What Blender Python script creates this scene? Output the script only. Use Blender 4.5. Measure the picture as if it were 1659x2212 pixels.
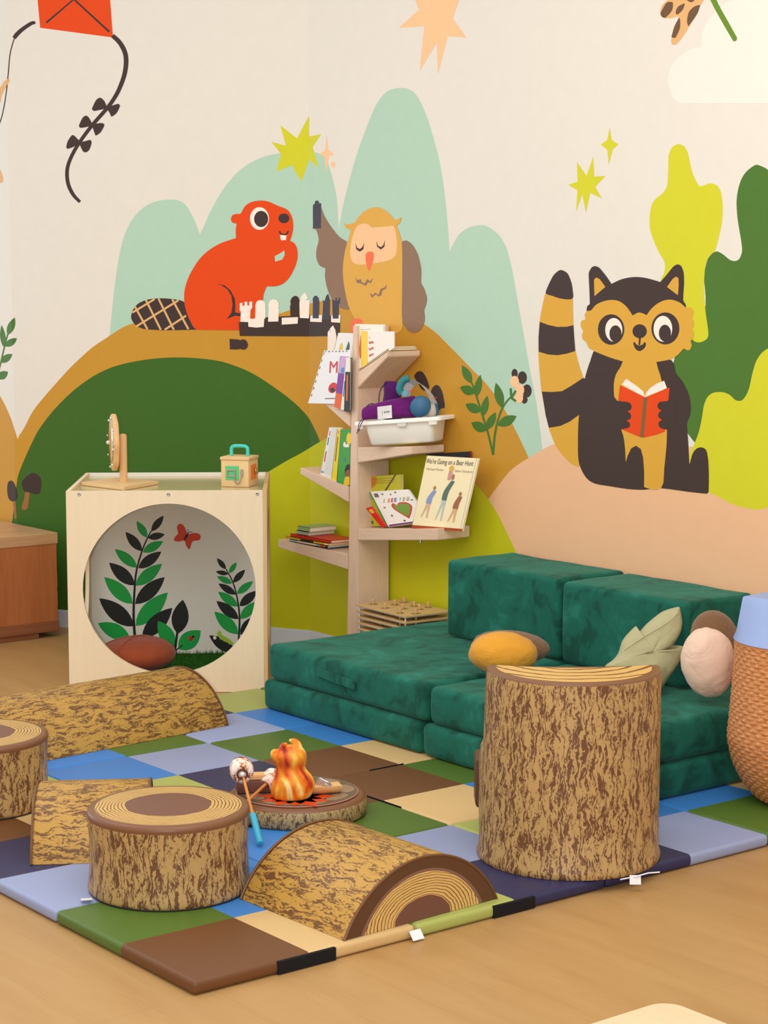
import bpy, bmesh, math, random
from mathutils import Vector, Matrix, noise as mnoise
from mathutils.geometry import tessellate_polygon
random.seed(7)
S = bpy.context.scene
COL = S.collection
for o in list(bpy.data.objects): bpy.data.objects.remove(o)
V = Vector
pi, cos, sin, rad = math.pi, math.cos, math.sin, math.radians
# ------------------------------------------------------------ camera
FPX, CX, CY = 4278.0, 829.5, 1106.0
CAM = V((-2.6291, -4.1714, 1.8374)); YAW, PIT = 0.9091, 0.1180
FW = V((cos(PIT)*cos(YAW), cos(PIT)*sin(YAW), -sin(PIT)))
RT = V((sin(YAW), -cos(YAW), 0)); UP = RT.cross(FW)
cd = bpy.data.cameras.new('camera'); cam = bpy.data.objects.new('camera', cd); COL.objects.link(cam)
cd.sensor_fit = 'VERTICAL'; cd.sensor_height = 24.0; cd.sensor_width = 18.0; cd.lens = FPX/2212*24.0
cd.clip_end = 60
cam.matrix_world = Matrix(((RT.x, UP.x, -FW.x, CAM.x), (RT.y, UP.y, -FW.y, CAM.y), (RT.z, UP.z, -FW.z, CAM.z), (0, 0, 0, 1)))
S.camera = cam
# ------------------------------------------------------------ light and exposure
S.view_settings.view_transform = 'Standard'; S.view_settings.look = 'None'; S.view_settings.gamma = 1
S.view_settings.use_curve_mapping = False
S.view_settings.exposure = 0.0
w = bpy.data.worlds.new('room_light'); S.world = w; w.use_nodes = True
bg = w.node_tree.nodes['Background']; bg.inputs[0].default_value = (1.0, 0.975, 0.945, 1); bg.inputs[1].default_value = 0.83
def area(name, loc, aim, size, power, col, sy=None):
    l = bpy.data.lights.new(name, 'AREA'); l.energy = power; l.color = col; l.size = size
    if sy: l.shape = 'RECTANGLE'; l.size_y = sy
    o = bpy.data.objects.new(name, l); COL.objects.link(o); o.location = loc
    o.rotation_euler = (V(aim)-V(loc)).to_track_quat('-Z', 'Y').to_euler(); return o
area('ceiling_panel', (0.0, -0.6, 3.7), (0.9, 0.9, 0), 3.2, 84, (1.0, 0.955, 0.89), 3.2)
area('ceiling_panel', (-0.4, 3.2, 3.7), (1.2, 3.2, 0), 1.6, 26, (1.0, 0.955, 0.89), 1.6)
area('window_daylight', (-0.6, 8.0, 1.8), (2.26, 5.7, 1.4), 1.4, 42, (0.72, 0.87, 1.0), 1.4)
fl = CAM - RT*0.13
area('camera_flash', tuple(fl), (1.5, 1.5, 1.0), 0.10, 90, (1.0, 0.98, 0.94))

# ------------------------------------------------------------ pixel -> place
def ray(x, y): return FW + RT*((x-CX)/FPX) - UP*((y-CY)/FPX)
def onz(x, y, z): d = ray(x, y); return CAM + d*((z-CAM.z)/d.z)
def onx(x, y, X): d = ray(x, y); return CAM + d*((X-CAM.x)/d.x)
def ony(x, y, Y): d = ray(x, y); return CAM + d*((Y-CAM.y)/d.y)
def onp(x, y, P, n): d = ray(x, y); P = V(P); n = V(n); return CAM + d*((P-CAM).dot(n)/d.dot(n))
NV = V((cos(YAW), sin(YAW), 0))          # horizontal viewing direction
def onv(x, y, P): return onp(x, y, P, NV)

# ------------------------------------------------------------ materials
def lin(c):
    c = c/255.0
    return c/12.92 if c <= 0.04045 else ((c+0.055)/1.055)**2.4
def L(rgb): return (lin(rgb[0]), lin(rgb[1]), lin(rgb[2]), 1)
MATS = {}
class N:
    def __init__(s, name):
        s.m = bpy.data.materials.new(name); s.m.use_nodes = True; s.t = s.m.node_tree
        s.b = s.t.nodes['Principled BSDF']
    def n(s, typ, **kw):
        nd = s.t.nodes.new('ShaderNode'+typ)
        for k, v in kw.items():
            if k.startswith('i_'): nd.inputs[int(k[2:]) if k[2:].isdigit() else k[2:]].default_value = v
            else: setattr(nd, k, v)
        return nd
    def l(s, a, b): s.t.links.new(a, b)
    def math(s, op, a, b=None, clamp=False):
        nd = s.n('Math', operation=op); nd.use_clamp = clamp
        for k, v in ((0, a), (1, b)):
            if v is None: continue
            if isinstance(v, (int, float)): nd.inputs[k].default_value = v
            else: s.l(v, nd.inputs[k])
        return nd.outputs[0]
    def ramp(s, fac, stops, interp='LINEAR'):
        r = s.n('ValToRGB'); e = r.color_ramp; e.interpolation = interp
        while len(e.elements) < len(stops): e.elements.new(0.5)
        for el, (p, c) in zip(e.elements, stops): el.position = p; el.color = c if len(c) == 4 else L(c)
        s.l(fac, r.inputs[0]); return r.outputs[0]
    def mix(s, fac, a, b, blend='MIX'):
        nd = s.n('MixRGB', blend_type=blend)
        for k, v in ((0, fac), (1, a), (2, b)):
            if isinstance(v, (int, float)): nd.inputs[k].default_value = v
            elif isinstance(v, tuple): nd.inputs[k].default_value = v if len(v) == 4 else L(v)
            else: s.l(v, nd.inputs[k])
        return nd.outputs[0]
    def coord(s, kind='Object', scale=(1, 1, 1), rot=(0, 0, 0)):
        tc = s.n('TexCoord'); mp = s.n('Mapping'); mp.inputs[3].default_value = scale; mp.inputs[2].default_value = rot
        s.l(tc.outputs[kind], mp.inputs[0]); return mp.outputs[0]
    def noise(s, vec, scale, detail=3, rough=0.55, dist=0.0):
        nd = s.n('TexNoise'); nd.inputs['Scale'].default_value = scale; nd.inputs['Detail'].default_value = detail
        nd.inputs['Roughness'].default_value = rough; nd.inputs['Distortion'].default_value = dist
        s.l(vec, nd.inputs['Vector']); return nd.outputs[0]
    def bump(s, h, strength=0.2, dist=0.01):
        b = s.n('Bump'); b.inputs['Strength'].default_value = strength; b.inputs['Distance'].default_value = dist
        s.l(h, b.inputs['Height']); s.l(b.outputs[0], s.b.inputs['Normal'])
    def done(s, col, rough=0.6, spec=0.3, **kw):
        if isinstance(col, tuple): s.b.inputs['Base Color'].default_value = col
        else: s.l(col, s.b.inputs['Base Color'])
        s.b.inputs['Roughness'].default_value = rough
        s.b.inputs['Specular IOR Level'].default_value = spec
        for k, v in kw.items(): s.b.inputs[k.replace('_', ' ')].default_value = v
        return s.m
def flat(name, rgb, rough=0.6, spec=0.3, var=0.06, sc=30, bump=0.0, **kw):
    """plain colour with a slight procedural mottling"""
    key = (name,)
    if key in MATS: return MATS[key]
    n = N(name); c = L(rgb); v = n.coord()
    f = n.noise(v, sc, 4)
    col = n.mix(f, tuple(max(0, x*(1-var)) for x in c[:3])+(1,), tuple(min(1, x*(1+var)) for x in c[:3])+(1,))
    if bump: n.bump(f, bump, 0.004)
    MATS[key] = n.done(col, rough, spec, **kw); return MATS[key]
def wood(name, a, b, axis='x', rough=0.5, sc=1.0, spec=0.3, contrast=1.0):
    if name in MATS: return MATS[name]
    n = N(name); k = 6*sc; g = 60*sc
    s = {'x': (k, g, g), 'y': (g, k, g), 'z': (g, g, k)}[axis]
    v = n.coord('Object', s); f = n.noise(v, 1.0, 6, 0.6, 0.4)
    s2 = tuple(q*0.16 for q in s); f2 = n.noise(n.coord('Object', s2), 1.0, 3, 0.5, 0.8)
    mixf = n.math('ADD', n.math('MULTIPLY', f, 0.6), n.math('MULTIPLY', f2, 0.4))
    h = 0.25/contrast
    col = n.ramp(mixf, [(0.5-h, a), (0.5+h, b)])
    n.bump(f, 0.05, 0.002)
    MATS[name] = n.done(col, rough, spec); return MATS[name]
def bark(name, base, dark, k=1.0, thr=0.5):
    if name in MATS: return MATS[name]
    n = N(name)
    wv = n.noise(n.coord('UV', (20, 13, 1)), 1.0, 3)                      # waviness of the streaks
    v0 = n.coord('UV', (100*k, 17*k, 1)); mv = n.n('VectorMath', operation='ADD'); cx = n.n('CombineXYZ')
    n.l(n.math('MULTIPLY', n.math('SUBTRACT', wv, 0.5), 6.0), cx.inputs[0]); n.l(v0, mv.inputs[0]); n.l(cx.outputs[0], mv.inputs[1])
    big = n.noise(mv.outputs[0], 1.0, 7, 0.66, 0.5)
    fine = n.noise(n.coord('UV', (230*k, 90*k, 1)), 1.0, 5, 0.7)
    band = n.noise(n.coord('UV', (26*k, 4.0*k, 1)), 1.0, 2, 0.5)
    f = n.math('ADD', n.math('MULTIPLY', big, 0.60), n.math('MULTIPLY', fine, 0.28))
    f = n.math('ADD', f, n.math('MULTIPLY', band, 0.12))
    col = n.ramp(f, [(thr-0.062, dark), (thr-0.04, dark), (thr-0.028, base), (thr+0.2, tuple(min(255, c*1.06) for c in base))])
    MATS[name] = n.done(col, 0.42, 0.35); return MATS[name]
def rings(name, tan, line, core, rim, rc=0.53, rr=0.9, freq=58):
    if name in MATS: return MATS[name]
    n = N(name); uv = n.coord('UV', (1, 1, 1))
    ln = n.n('VectorMath', operation='LENGTH'); n.l(uv, ln.inputs[0])
    ds = n.noise(uv, 3.2, 3); r = n.math('ADD', ln.outputs['Value'], n.math('MULTIPLY', n.math('SUBTRACT', ds, 0.5), 0.09))
    thick = n.math('MULTIPLY', n.noise(uv, 2.3, 2), 1.0)
    sn = n.math('SINE', n.math('MULTIPLY', r, freq*1.45))
    lines = n.math('GREATER_THAN', sn, n.math('SUBTRACT', 1.12, n.math('MULTIPLY', thick, 0.75)))
    body = n.mix(lines, tan, line)
    c2 = n.mix(n.math('LESS_THAN', r, rc), body, core)
    r3 = n.math('ADD', ln.outputs['Value'], n.math('MULTIPLY', n.math('SUBTRACT', ds, 0.5), 0.03))
    c3 = n.mix(n.math('GREATER_THAN', r3, rr), c2, rim)
    MATS[name] = n.done(c3, 0.4, 0.35); return MATS[name]
def velvet():
    if 'velvet' in MATS: return MATS['velvet']
    n = N('green_velvet'); v = n.coord('Object', (1, 1, 1))
    a = n.noise(v, 3.0, 3, 0.45, 2.2); b = n.noise(v, 8, 4, 0.55, 1.5)
    f = n.math('ADD', n.math('MULTIPLY', a, 0.6), n.math('MULTIPLY', b, 0.4))
    col = n.ramp(f, [(0.33, (14, 62, 50)), (0.42, (18, 76, 62)), (0.455, (24, 90, 75)), (0.56, (28, 99, 83)), (0.60, (36, 110, 94)), (0.68, (44, 118, 102))])
    n.bump(n.noise(v, 9, 3, 0.5, 0.5), 0.25, 0.02)
    MATS['velvet'] = n.done(col, 0.8, 0.12, Sheen_Weight=0.25, Sheen_Roughness=0.5, Sheen_Tint=(0.25, 0.6, 0.45, 1)); return MATS['velvet']
def fuzzy(name, rgb, sc=160):
    if name in MATS: return MATS[name]
    n = N(name); v = n.coord(); f = n.noise(v, sc, 4, 0.7)
    c = L(rgb); col = n.mix(f, tuple(x*0.6 for x in c[:3])+(1,), tuple(min(1, x*1.35) for x in c[:3])+(1,))
    n.bump(f, 0.8, 0.006); MATS[name] = n.done(col, 0.95, 0.1, Sheen_Weight=0.3); return MATS[name]
def cloth(name, rgb, var=0.1):
    if name in MATS: return MATS[name]
    n = N(name); v = n.coord(); c = L(rgb); f = n.noise(v, 7, 3); w_ = n.noise(v, 400, 2); wr = n.noise(v, 6, 2, 0.45, 3.5)
    col = n.mix(f, tuple(x*(1-var) for x in c[:3])+(1,), tuple(min(1, x*(1+var)) for x in c[:3])+(1,))
    n.bump(n.math('ADD', n.math('MULTIPLY', w_, 0.12), wr), 0.32, 0.025); MATS[name] = n.done(col, 0.85, 0.15, Sheen_Weight=0.15); return MATS[name]

# ------------------------------------------------------------ mesh helpers
def mark(o, label=None, cat=None, group=None, kind=None):
    if label: o['label'] = label
    if cat: o['category'] = cat
    if group: o['group'] = group
    if kind: o['kind'] = kind
    return o
def thing(name, label, cat, loc=(0, 0, 0), group=None, rz=0):
    o = bpy.data.objects.new(name, None); COL.objects.link(o); o.location = loc; o.rotation_euler = (0, 0, rz)
    o.empty_display_size = 0.05
    return mark(o, label, cat, group)
def obj(name, bm, mats, parent=None, smooth=35, world=True, **kw):
    me = bpy.data.meshes.new(name)
    bm.normal_update(); bm.to_mesh(me); bm.free()
    if not isinstance(mats, (list, tuple)): mats = [mats]
    for m in mats: me.materials.append(m)
    if smooth:
        for p in me.polygons: p.use_smooth = True
        me.set_sharp_from_angle(angle=rad(smooth))
    o = bpy.data.objects.new(name, me); COL.objects.link(o)
    if parent:
        o.parent = parent
        if world: # mesh was written in world coordinates
            mw = Matrix.Translation(parent.location) @ parent.rotation_euler.to_matrix().to_4x4()
            q = parent
            while q.parent:
                q = q.parent
                mw = Matrix.Translation(q.location) @ q.rotation_euler.to_matrix().to_4x4() @ mw
            me.transform(mw.inverted())
    else:
        # put the origin at the base of the thing
        if me.vertices:
            xs = [v.co for v in me.vertices]
            c = V((sum(v.x for v in xs)/len(xs), sum(v.y for v in xs)/len(xs), min(v.z for v in xs)))
            me.transform(Matrix.Translation(-c)); o.location = c
    return mark(o, **kw)
def bm_new(): return bmesh.new()
def frame(o, u, v, w_=None):
    """4x4 matrix with axes u, v, w"""
    u = V(u).normalized(); v = V(v).normalized(); w_ = V(w_).normalized() if w_ else u.cross(v).normalized()
    return Matrix(((u.x, v.x, w_.x, o[0]), (u.y, v.y, w_.y, o[1]), (u.z, v.z, w_.z, o[2]), (0, 0, 0, 1)))
def box(bm, lo, hi, bev=0.0, seg=2, mat=0, M=None):
    lo = V(lo); hi = V(hi)
    r = bmesh.ops.create_cube(bm, size=1.0); vs = r['verts']
    for v in vs:
        v.co = V((lo[k]+(v.co[k]+0.5)*(hi[k]-lo[k]) for k in range(3)))
    fs = set(f for v in vs for f in v.link_faces); es = set(e for v in vs for e in v.link_edges)
    for f in fs: f.material_index = mat
    allv = vs
    if bev > 0:
        rr = bmesh.ops.bevel(bm, geom=list(es), offset=bev, segments=seg, affect='EDGES', profile=0.5)
        allv = list(set(rr['verts']) | set(v for v in vs if v.is_valid))
        for f in set(f for v in allv for f in v.link_faces): f.material_index = mat
    if M is not None:
        for v in allv: v.co = M @ v.co
    return allv
def quadbox(bm, c, d, mat=0, bev=0.0):
    """box from a quad (4 points) pushed along d"""
    d = V(d); a = [bm.verts.new(V(p)) for p in c]; b = [bm.verts.new(V(p)+d) for p in c]
    fs = [bm.faces.new(a), bm.faces.new(b[::-1])]
    for i in range(4): fs.append(bm.faces.new((a[i], b[i], b[(i+1) % 4], a[(i+1) % 4])))
    for f in fs: f.material_index = mat
    if bev:
        es = set(e for f in fs for e in f.edges)
        rr = bmesh.ops.bevel(bm, geom=list(es), offset=bev, segments=2, affect='EDGES')
        for f in rr['faces']: f.material_index = mat
    return fs
def loft(bm, rs, cap0=True, cap1=True, mat=0, closed=True, uvs=None, capmat=None):
    """skin between rings of points; uvs(k, i) gives the uv of ring k, point i (i may equal n)"""
    uvl = bm.loops.layers.uv.verify()
    R = [[bm.verts.new(V(p)) for p in r] for r in rs]; n = len(R[0]); out = []
    for k in range(len(R)-1):
        for i in range(n if closed else n-1):
            j = (i+1) % n
            try: f = bm.faces.new((R[k][i], R[k][j], R[k+1][j], R[k+1][i]))
            except ValueError: continue
            f.material_index = mat; out.append(f)
            if uvs:
                for lp, (a, b) in zip(f.loops, ((k, i), (k, i+1), (k+1, i+1), (k+1, i))): lp[uvl].uv = uvs(a, b)
    cm = mat if capmat is None else capmat
    if cap0: f = bm.faces.new(R[0][::-1]); f.material_index = cm
    if cap1: f = bm.faces.new(R[-1]); f.material_index = cm
    return R
def circ(c, r, n, z=None, ph=0.0):
    return [V((c[0]+r*cos(2*pi*i/n+ph), c[1]+r*sin(2*pi*i/n+ph), c[2] if z is None else z)) for i in range(n)]
def lathe(bm, c, prof, n=40, mat=0, cap0=True, cap1=True, uvr=None):
    uv = None
    if uvr: uv = lambda k, i: (2*pi*uvr*i/n, prof[k][1])
    return loft(bm, [circ((c[0], c[1], c[2]+z), max(r, 1e-4), n) for r, z in prof], cap0, cap1, mat, uvs=uv)
def tube(bm, pts, r, n=10, mat=0, cap=True):
    pts = [V(p) for p in pts]; rs = []
    u0 = None
    for k, p in enumerate(pts):
        t = (pts[min(k+1, len(pts)-1)]-pts[max(k-1, 0)]).normalized()
        if u0 is None: u0 = t.orthogonal().normalized()
        u0 = (u0 - t*u0.dot(t)).normalized(); v0 = t.cross(u0)
        rk = r[k] if isinstance(r, (list, tuple)) else r
        rs.append([p + (u0*cos(2*pi*i/n)+v0*sin(2*pi*i/n))*rk for i in range(n)])
    loft(bm, rs, cap, cap, mat)
def ell(bm, c, r, M=None, nu=28, nv=16, mat=0, f=None):
    """ellipsoid; M a 3x3 basis, f an optional displacement f(unit) -> factor"""
    c = V(c); R = []
    M = M or Matrix.Identity(3)
    for k in range(nv+1):
        th = pi*k/nv; row = []
        for i in range(nu):
            ph = 2*pi*i/nu; d = V((sin(th)*cos(ph), sin(th)*sin(ph), -cos(th)))
            s = f(d) if f else 1.0
            row.append(c + M @ V((d.x*r[0]*s, d.y*r[1]*s, d.z*r[2]*s)))
        R.append(row)
    first = len(bm.verts)
    loft(bm, R, False, False, mat)
    bmesh.ops.remove_doubles(bm, verts=list(bm.verts)[first:], dist=1e-6)
def smoothpts(pts, k=6):
    """closed smooth outline; tangents are limited so that close points stay sharp"""
    n = len(pts); out = []; M_ = []
    for i in range(n):
        p0, p1, p2 = pts[i-1], pts[i], pts[(i+1) % n]
        d0 = math.hypot(p1[0]-p0[0], p1[1]-p0[1]); d1 = math.hypot(p2[0]-p1[0], p2[1]-p1[1])
        tx, ty = p2[0]-p0[0], p2[1]-p0[1]; tl = math.hypot(tx, ty) or 1.0
        co = ((p1[0]-p0[0])*(p2[0]-p1[0])+(p1[1]-p0[1])*(p2[1]-p1[1]))/((d0*d1) or 1.0)
        m = min(d0, d1)*(1.0 if co > 0 else 0.25)*0.95; M_.append((tx/tl*m, ty/tl*m))
    for i in range(n):
        p1, p2, m1, m2 = pts[i], pts[(i+1) % n], M_[i], M_[(i+1) % n]
        for j in range(k):
            t = j/k; h0 = 2*t**3-3*t*t+1; h1 = t**3-2*t*t+t; h2 = -2*t**3+3*t*t; h3 = t**3-t*t
            out.append((h0*p1[0]+h1*m1[0]+h2*p2[0]+h3*m2[0], h0*p1[1]+h1*m1[1]+h2*p2[1]+h3*m2[1]))
    return out
def openpts(pts, k=6):
    q = [pts[0]]+list(pts)+[pts[-1]]; out = []
    for i in range(1, len(q)-2):
        p0, p1, p2, p3 = q[i-1], q[i], q[i+1], q[i+2]
        for j in range(k):
            t = j/k
            out.append(tuple(0.5*((2*p1[a]) + (-p0[a]+p2[a])*t + (2*p0[a]-5*p1[a]+4*p2[a]-p3[a])*t*t + (-p0[a]+3*p1[a]-3*p2[a]+p3[a])*t**3) for a in range(len(p1))))
    out.append(tuple(pts[-1])); return out
def strip(pts, wd):
    """outline of a stroke; wd a width or widths"""
    n = len(pts); Lf = []; Rt = []
    for i, p in enumerate(pts):
        a = pts[max(i-1, 0)]; b = pts[min(i+1, n-1)]
        dx, dy = b[0]-a[0], b[1]-a[1]; d = math.hypot(dx, dy) or 1
        if isinstance(wd, (list, tuple)):
            q = i/(n-1)*(len(wd)-1); k = min(int(q), len(wd)-2); ww = wd[k]+(wd[k+1]-wd[k])*(q-k)
        else: ww = wd
        nx, ny = -dy/d*ww/2, dx/d*ww/2
        Lf.append((p[0]+nx, p[1]+ny)); Rt.append((p[0]-nx, p[1]-ny))
    return Lf+Rt[::-1]
def leafpts(b, t, wd, n=9):
    dx, dy = t[0]-b[0], t[1]-b[1]; d = math.hypot(dx, dy); nx, ny = -dy/d, dx/d
    A = []; B = []
    for i in range(n+1):
        s = i/n; h = wd/2*(sin(pi*s**0.9))**0.85 if 0 < s < 1 else 0
        A.append((b[0]+dx*s+nx*h, b[1]+dy*s+ny*h)); B.append((b[0]+dx*s-nx*h, b[1]+dy*s-ny*h))
    return A+B[::-1][1:-1]
def ellpts(c, rx, ry, n=28): return [(c[0]+rx*cos(2*pi*i/n), c[1]+ry*sin(2*pi*i/n)) for i in range(n)]
def clip(poly, f):
    out = []
    for i in range(len(poly)):
        a, b = poly[i-1], poly[i]; fa, fb = f(a), f(b)
        if (fa >= 0) != (fb >= 0):
            t = fa/(fa-fb); out.append((a[0]+(b[0]-a[0])*t, a[1]+(b[1]-a[1])*t))
        if fb >= 0: out.append(b)
    return out
def fillpoly(bm, P3, mat, nrm):
    """flat polygon (maybe concave) from 3D points, facing nrm"""
    tri = tessellate_polygon([P3]); vs = [bm.verts.new(p) for p in P3]
    for t in tri:
        a, b, c = (vs[i] for i in t)
        nn = (b.co-a.co).cross(c.co-a.co)
        if nn.length < 1e-12: continue
        try: f = bm.faces.new((a, b, c) if nn.dot(nrm) > 0 else (a, c, b))
        except ValueError: continue
        f.material_index = mat
def text_into(bm, txt, M, height, mat=0, shear=0.0, depth=0.0004, width=None, spacing=1.0, bold=0.0):
    """lettering as flat mesh; M places local x (reading), y (up), z (out)"""
    cu = bpy.data.curves.new('t', 'FONT'); cu.body = txt; cu.size = 1.0; cu.shear = shear; cu.space_character = spacing
    cu.resolution_u = 4; cu.extrude = 0.0; cu.offset = bold
    o = bpy.data.objects.new('t', cu); COL.objects.link(o)
    bpy.context.view_layer.update()
    me = o.to_mesh(); xs = [v.co.x for v in me.vertices]; ys = [v.co.y for v in me.vertices]
    if xs:
        x0, x1, y0 = min(xs), max(xs), 0.0
        sy = height/0.7; sx = (width/(x1-x0)) if width else sy
        vs = [bm.verts.new(M @ V(((v.co.x-x0)*sx, v.co.y*sy, depth))) for v in me.vertices]
        for p in me.polygons:
            try: f = bm.faces.new([vs[i] for i in p.vertices]); f.material_index = mat
            except ValueError: pass
    o.to_mesh_clear(); bpy.data.objects.remove(o); bpy.data.curves.remove(cu)
# ------------------------------------------------------------ room shell
CR = V((3.055, 3.722, 0)); DM = V((-0.459, 0.888, 0)).normalized(); TOP = 3.5
CLn = onp(37, 1200, CR, V((DM.y, -DM.x, 0))); CLn.z = 0
DL = V((0.0, 1.0, 0))
n = N('oak_floor'); v = n.coord('Object', (5.6, 0.55, 1)); br = n.n('TexBrick'); br.offset = 0.37
vr = n.coord('Object', (1, 1, 1), (0, 0, rad(90)))
n.l(vr, br.inputs['Vector']); br.inputs['Scale'].default_value = 1.0; br.inputs['Mortar Size'].default_value = 0.0012
br.inputs['Brick Width'].default_value = 1.25; br.inputs['Row Height'].default_value = 0.19
for k, c in (('Color1', (180, 140, 88)), ('Color2', (172, 132, 82)), ('Mortar', (158, 120, 74))): br.inputs[k].default_value = L(c)
f1 = n.noise(n.coord('Object', (9, 1.1, 1)), 1.0, 4, 0.6, 0.6); f2 = n.noise(n.coord('Object', (120, 5, 1)), 1.0, 4, 0.6)
g = n.math('ADD', n.math('MULTIPLY', f1, 0.7), n.math('MULTIPLY', f2, 0.3))
col = n.mix(0.55, br.outputs[0], n.ramp(g, [(0.25, (162, 120, 72)), (0.5, (180, 140, 88)), (0.75, (192, 154, 104))]))
M_FLOOR = n.done(col, 0.42, 0.35)
bm = bm_new(); box(bm, (-6, -5.5, -0.1), (5, 8, 0)); obj('floor', bm, M_FLOOR, smooth=0, kind='structure')

WC = {}
def paint(name, rgb):
    if name not in WC: WC[name] = (len(WC), flat('paint_'+name, rgb, 0.55, 0.25, 0.03, 14))
    return WC[name][0]
paint('cream', (231, 225, 214)); paint('teal', (180, 212, 190)); paint('mustard', (202, 148, 48)); paint('forest', (62, 104, 30))
paint('lime', (196, 194, 22)); paint('peach', (238, 188, 146)); paint('yellow', (212, 210, 40)); paint('pine', (76, 118, 42))
paint('char', (66, 50, 46)); paint('ochre', (222, 168, 60)); paint('white', (252, 238, 226)); paint('orange', (232, 72, 4))
paint('bark', (146, 114, 92)); paint('owl', (226, 172, 74)); paint('skin', (255, 200, 150)); paint('coral', (246, 118, 76))
paint('slate', (68, 66, 80)); paint('tan', (228, 178, 118)); paint('brown', (132, 96, 52)); paint('olive', (104, 142, 40))
paint('sprig', (74, 118, 44)); paint('cloud', (245, 235, 224)); paint('spot', (112, 82, 56)); paint('stem', (160, 106, 58))
SH = []   # (z order, colour, pixel outline)
def T(o, pts): return [(o[0]+o[2]*x, o[1]+o[2]*y) for x, y in pts]
C0 = (0, 0, 300/1475); C1 = (0, 650, 200/575); C2 = (230, 420, 550/1659); C3 = (560, 180, 640/1659); C4 = (1100, 540, 559/1659)
C5 = (480, 600, 300/1659); C8 = (880, 750, 340/1659); C9 = (1180, 240, 479/1659); C10 = (840, 0, 819/1659); CF = (0, 0, 1)
def P(col, o, pts, sm=True, k=5): SH.append((col, T(o, smoothpts(pts, k) if sm else pts)))
def SL(col, o, pts, wd, sm=True): SH.append((col, T(o, strip(openpts(pts) if sm else pts, wd))))
def E_(col, o, c, rx, ry): SH.append((col, T(o, ellpts(c, rx, ry))))
def LF(col, o, b, t, wd): SH.append((col, T(o, leafpts(b, t, wd))))
# hills and trees
P('cloud', C10, [(1222,350),(1235,290),(1280,240),(1330,212),(1366,203),(1370,150),(1395,90),(1430,50),(1500,0),(1800,-50),(2000,200),(1900,452),(1659,452),(1280,452),(1240,420)], k=3)
P('teal', CF, [(237,722),(243,660),(250,600),(258,550),(268,510),(285,475),(310,448),(340,434),(375,431),(397,439),(412,460),(424,485),(431,506),(432,506),(440,490),(452,462),(468,432),(485,405),(510,375),(540,352),(575,337),(610,330),(640,327),(665,326),(688,331),(704,342),(716,377),(726,419),(730,462),(730.7,496),(731,496),(737.5,462),(749,411),(768,342),(784,296),(799,257),(815,222),(834,199),(857,190.5),(880,191.6),(899.5,205),(915,234),(930,276),(946,334),(955.5,381),(963,442),(968,496),(971,544),(971.3,544),(979,527),(992,506),(1011,492),(1029,487),(1047,487),(1065,496),(1081,512),(1094,535),(1106,581),(1117,643),(1130,716),(1145,801),(1159,873),(1172,973),(1180,1060),(700,1020),(230,800)], k=3)
P('mustard', CF, [(38,950),(52,925),(70,890),(94,859),(122,827),(157,789),(200,750),(230,730),(262,709),(290,698),(330,697),(420,702),(480,700),(530,696),(575,687),(620,672),(664,657),(720,646),(780,640),(850,660),(917,701),(942,719),(973,750),(995,772),(1023,801),(1048,826),(1075,861),(1097,897),(1116,934),(1142,989),(1175,1080),(1190,1300),(1190,1460),(600,1480),(30,1480),(20,1200)], k=3)
P('mustard', CF, [(-700,470),(-400,520),(-200,620),(-90,730),(-40,798),(0,855),(10,873),(24,904),(38.5,950),(38.5,1480),(-700,1480)], False)
P('peach', CF, [(1040,1110),(1055,1079),(1075,1051),(1101,1018),(1126,999),(1142,989),(1172,971),(1199,958.6),(1260,945),(1350,950),(1450,960),(1659,980),(2300,1000),(2300,1900),(1000,1600)], k=3)
P('forest', CF, [(38,1032),(49,1001),(66,963),(84,928),(115,887),(157,845),(200,813.5),(240,794),(280,783),(329,775),(379,772),(429,774),(479,781),(528,798),(560,815),(600,842),(635,869),(665,900),(681,929),(692,956),(720,1060),(700,1480),(0,1480),(10,1200),(26,1127),(30,1095)], k=3)
P('lime', CF, [(500,1075),(545,1041),(585,1016),(620,995),(652,978),(692,954),(730,937),(780,925),(830,927),(880,945),(930,972),(980,1007),(1027,1045),(1055,1079),(1075,1110),(1095,1151),(1116,1195),(1150,1290),(1170,1480),(480,1500)], k=3)
P('pine', C9, [(1180,1250),(1195,1150),(1220,1090),(1270,1050),(1320,1070),(1370,1110),(1410,1122),(1445,1105),(1465,1050),(1460,980),(1445,890),(1430,790),(1424,680),(1435,590),(1460,510),(1500,450),(1565,403),(1610,412),(1659,440),(1800,600),(1960,1000),(1990,2500),(1600,2700),(1230,2600),(930,2200),(960,1850),(1040,1750),(1185,1500)])
P('yellow', C9, [(945,268),(990,246),(1035,268),(1062,320),(1085,430),(1110,500),(1145,560),(1180,555),(1225,540),(1275,555),(1305,600),(1320,700),(1315,830),(1290,950),(1262,1045),(1222,1085),(1192,1150),(1181,1290),(1190,1480),(1212,1640),(1205,1700),(1150,1730),(1100,1715),(1020,1600),(900,1400),(858,1275),(885,1200),(885,1130),(840,1050),(800,960),(775,870),(775,780),(790,700),(815,660),(875,610),(905,555),(912,450),(915,340),(930,290)])
P('yellow', C4, [(1659,632),(1620,660),(1585,710),(1560,790),(1540,880),(1520,930),(1490,965),(1450,962),(1415,930),(1370,912),(1310,915),(1270,945),(1248,1000),(1235,1080),(1215,1170),(1180,1260),(1155,1320),(1180,1500),(1280,1555),(1350,1585),(1420,1625),(1500,1650),(1600,1664),(1700,1630),(1900,1500),(1950,1000),(1850,650),(1750,600)])
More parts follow.
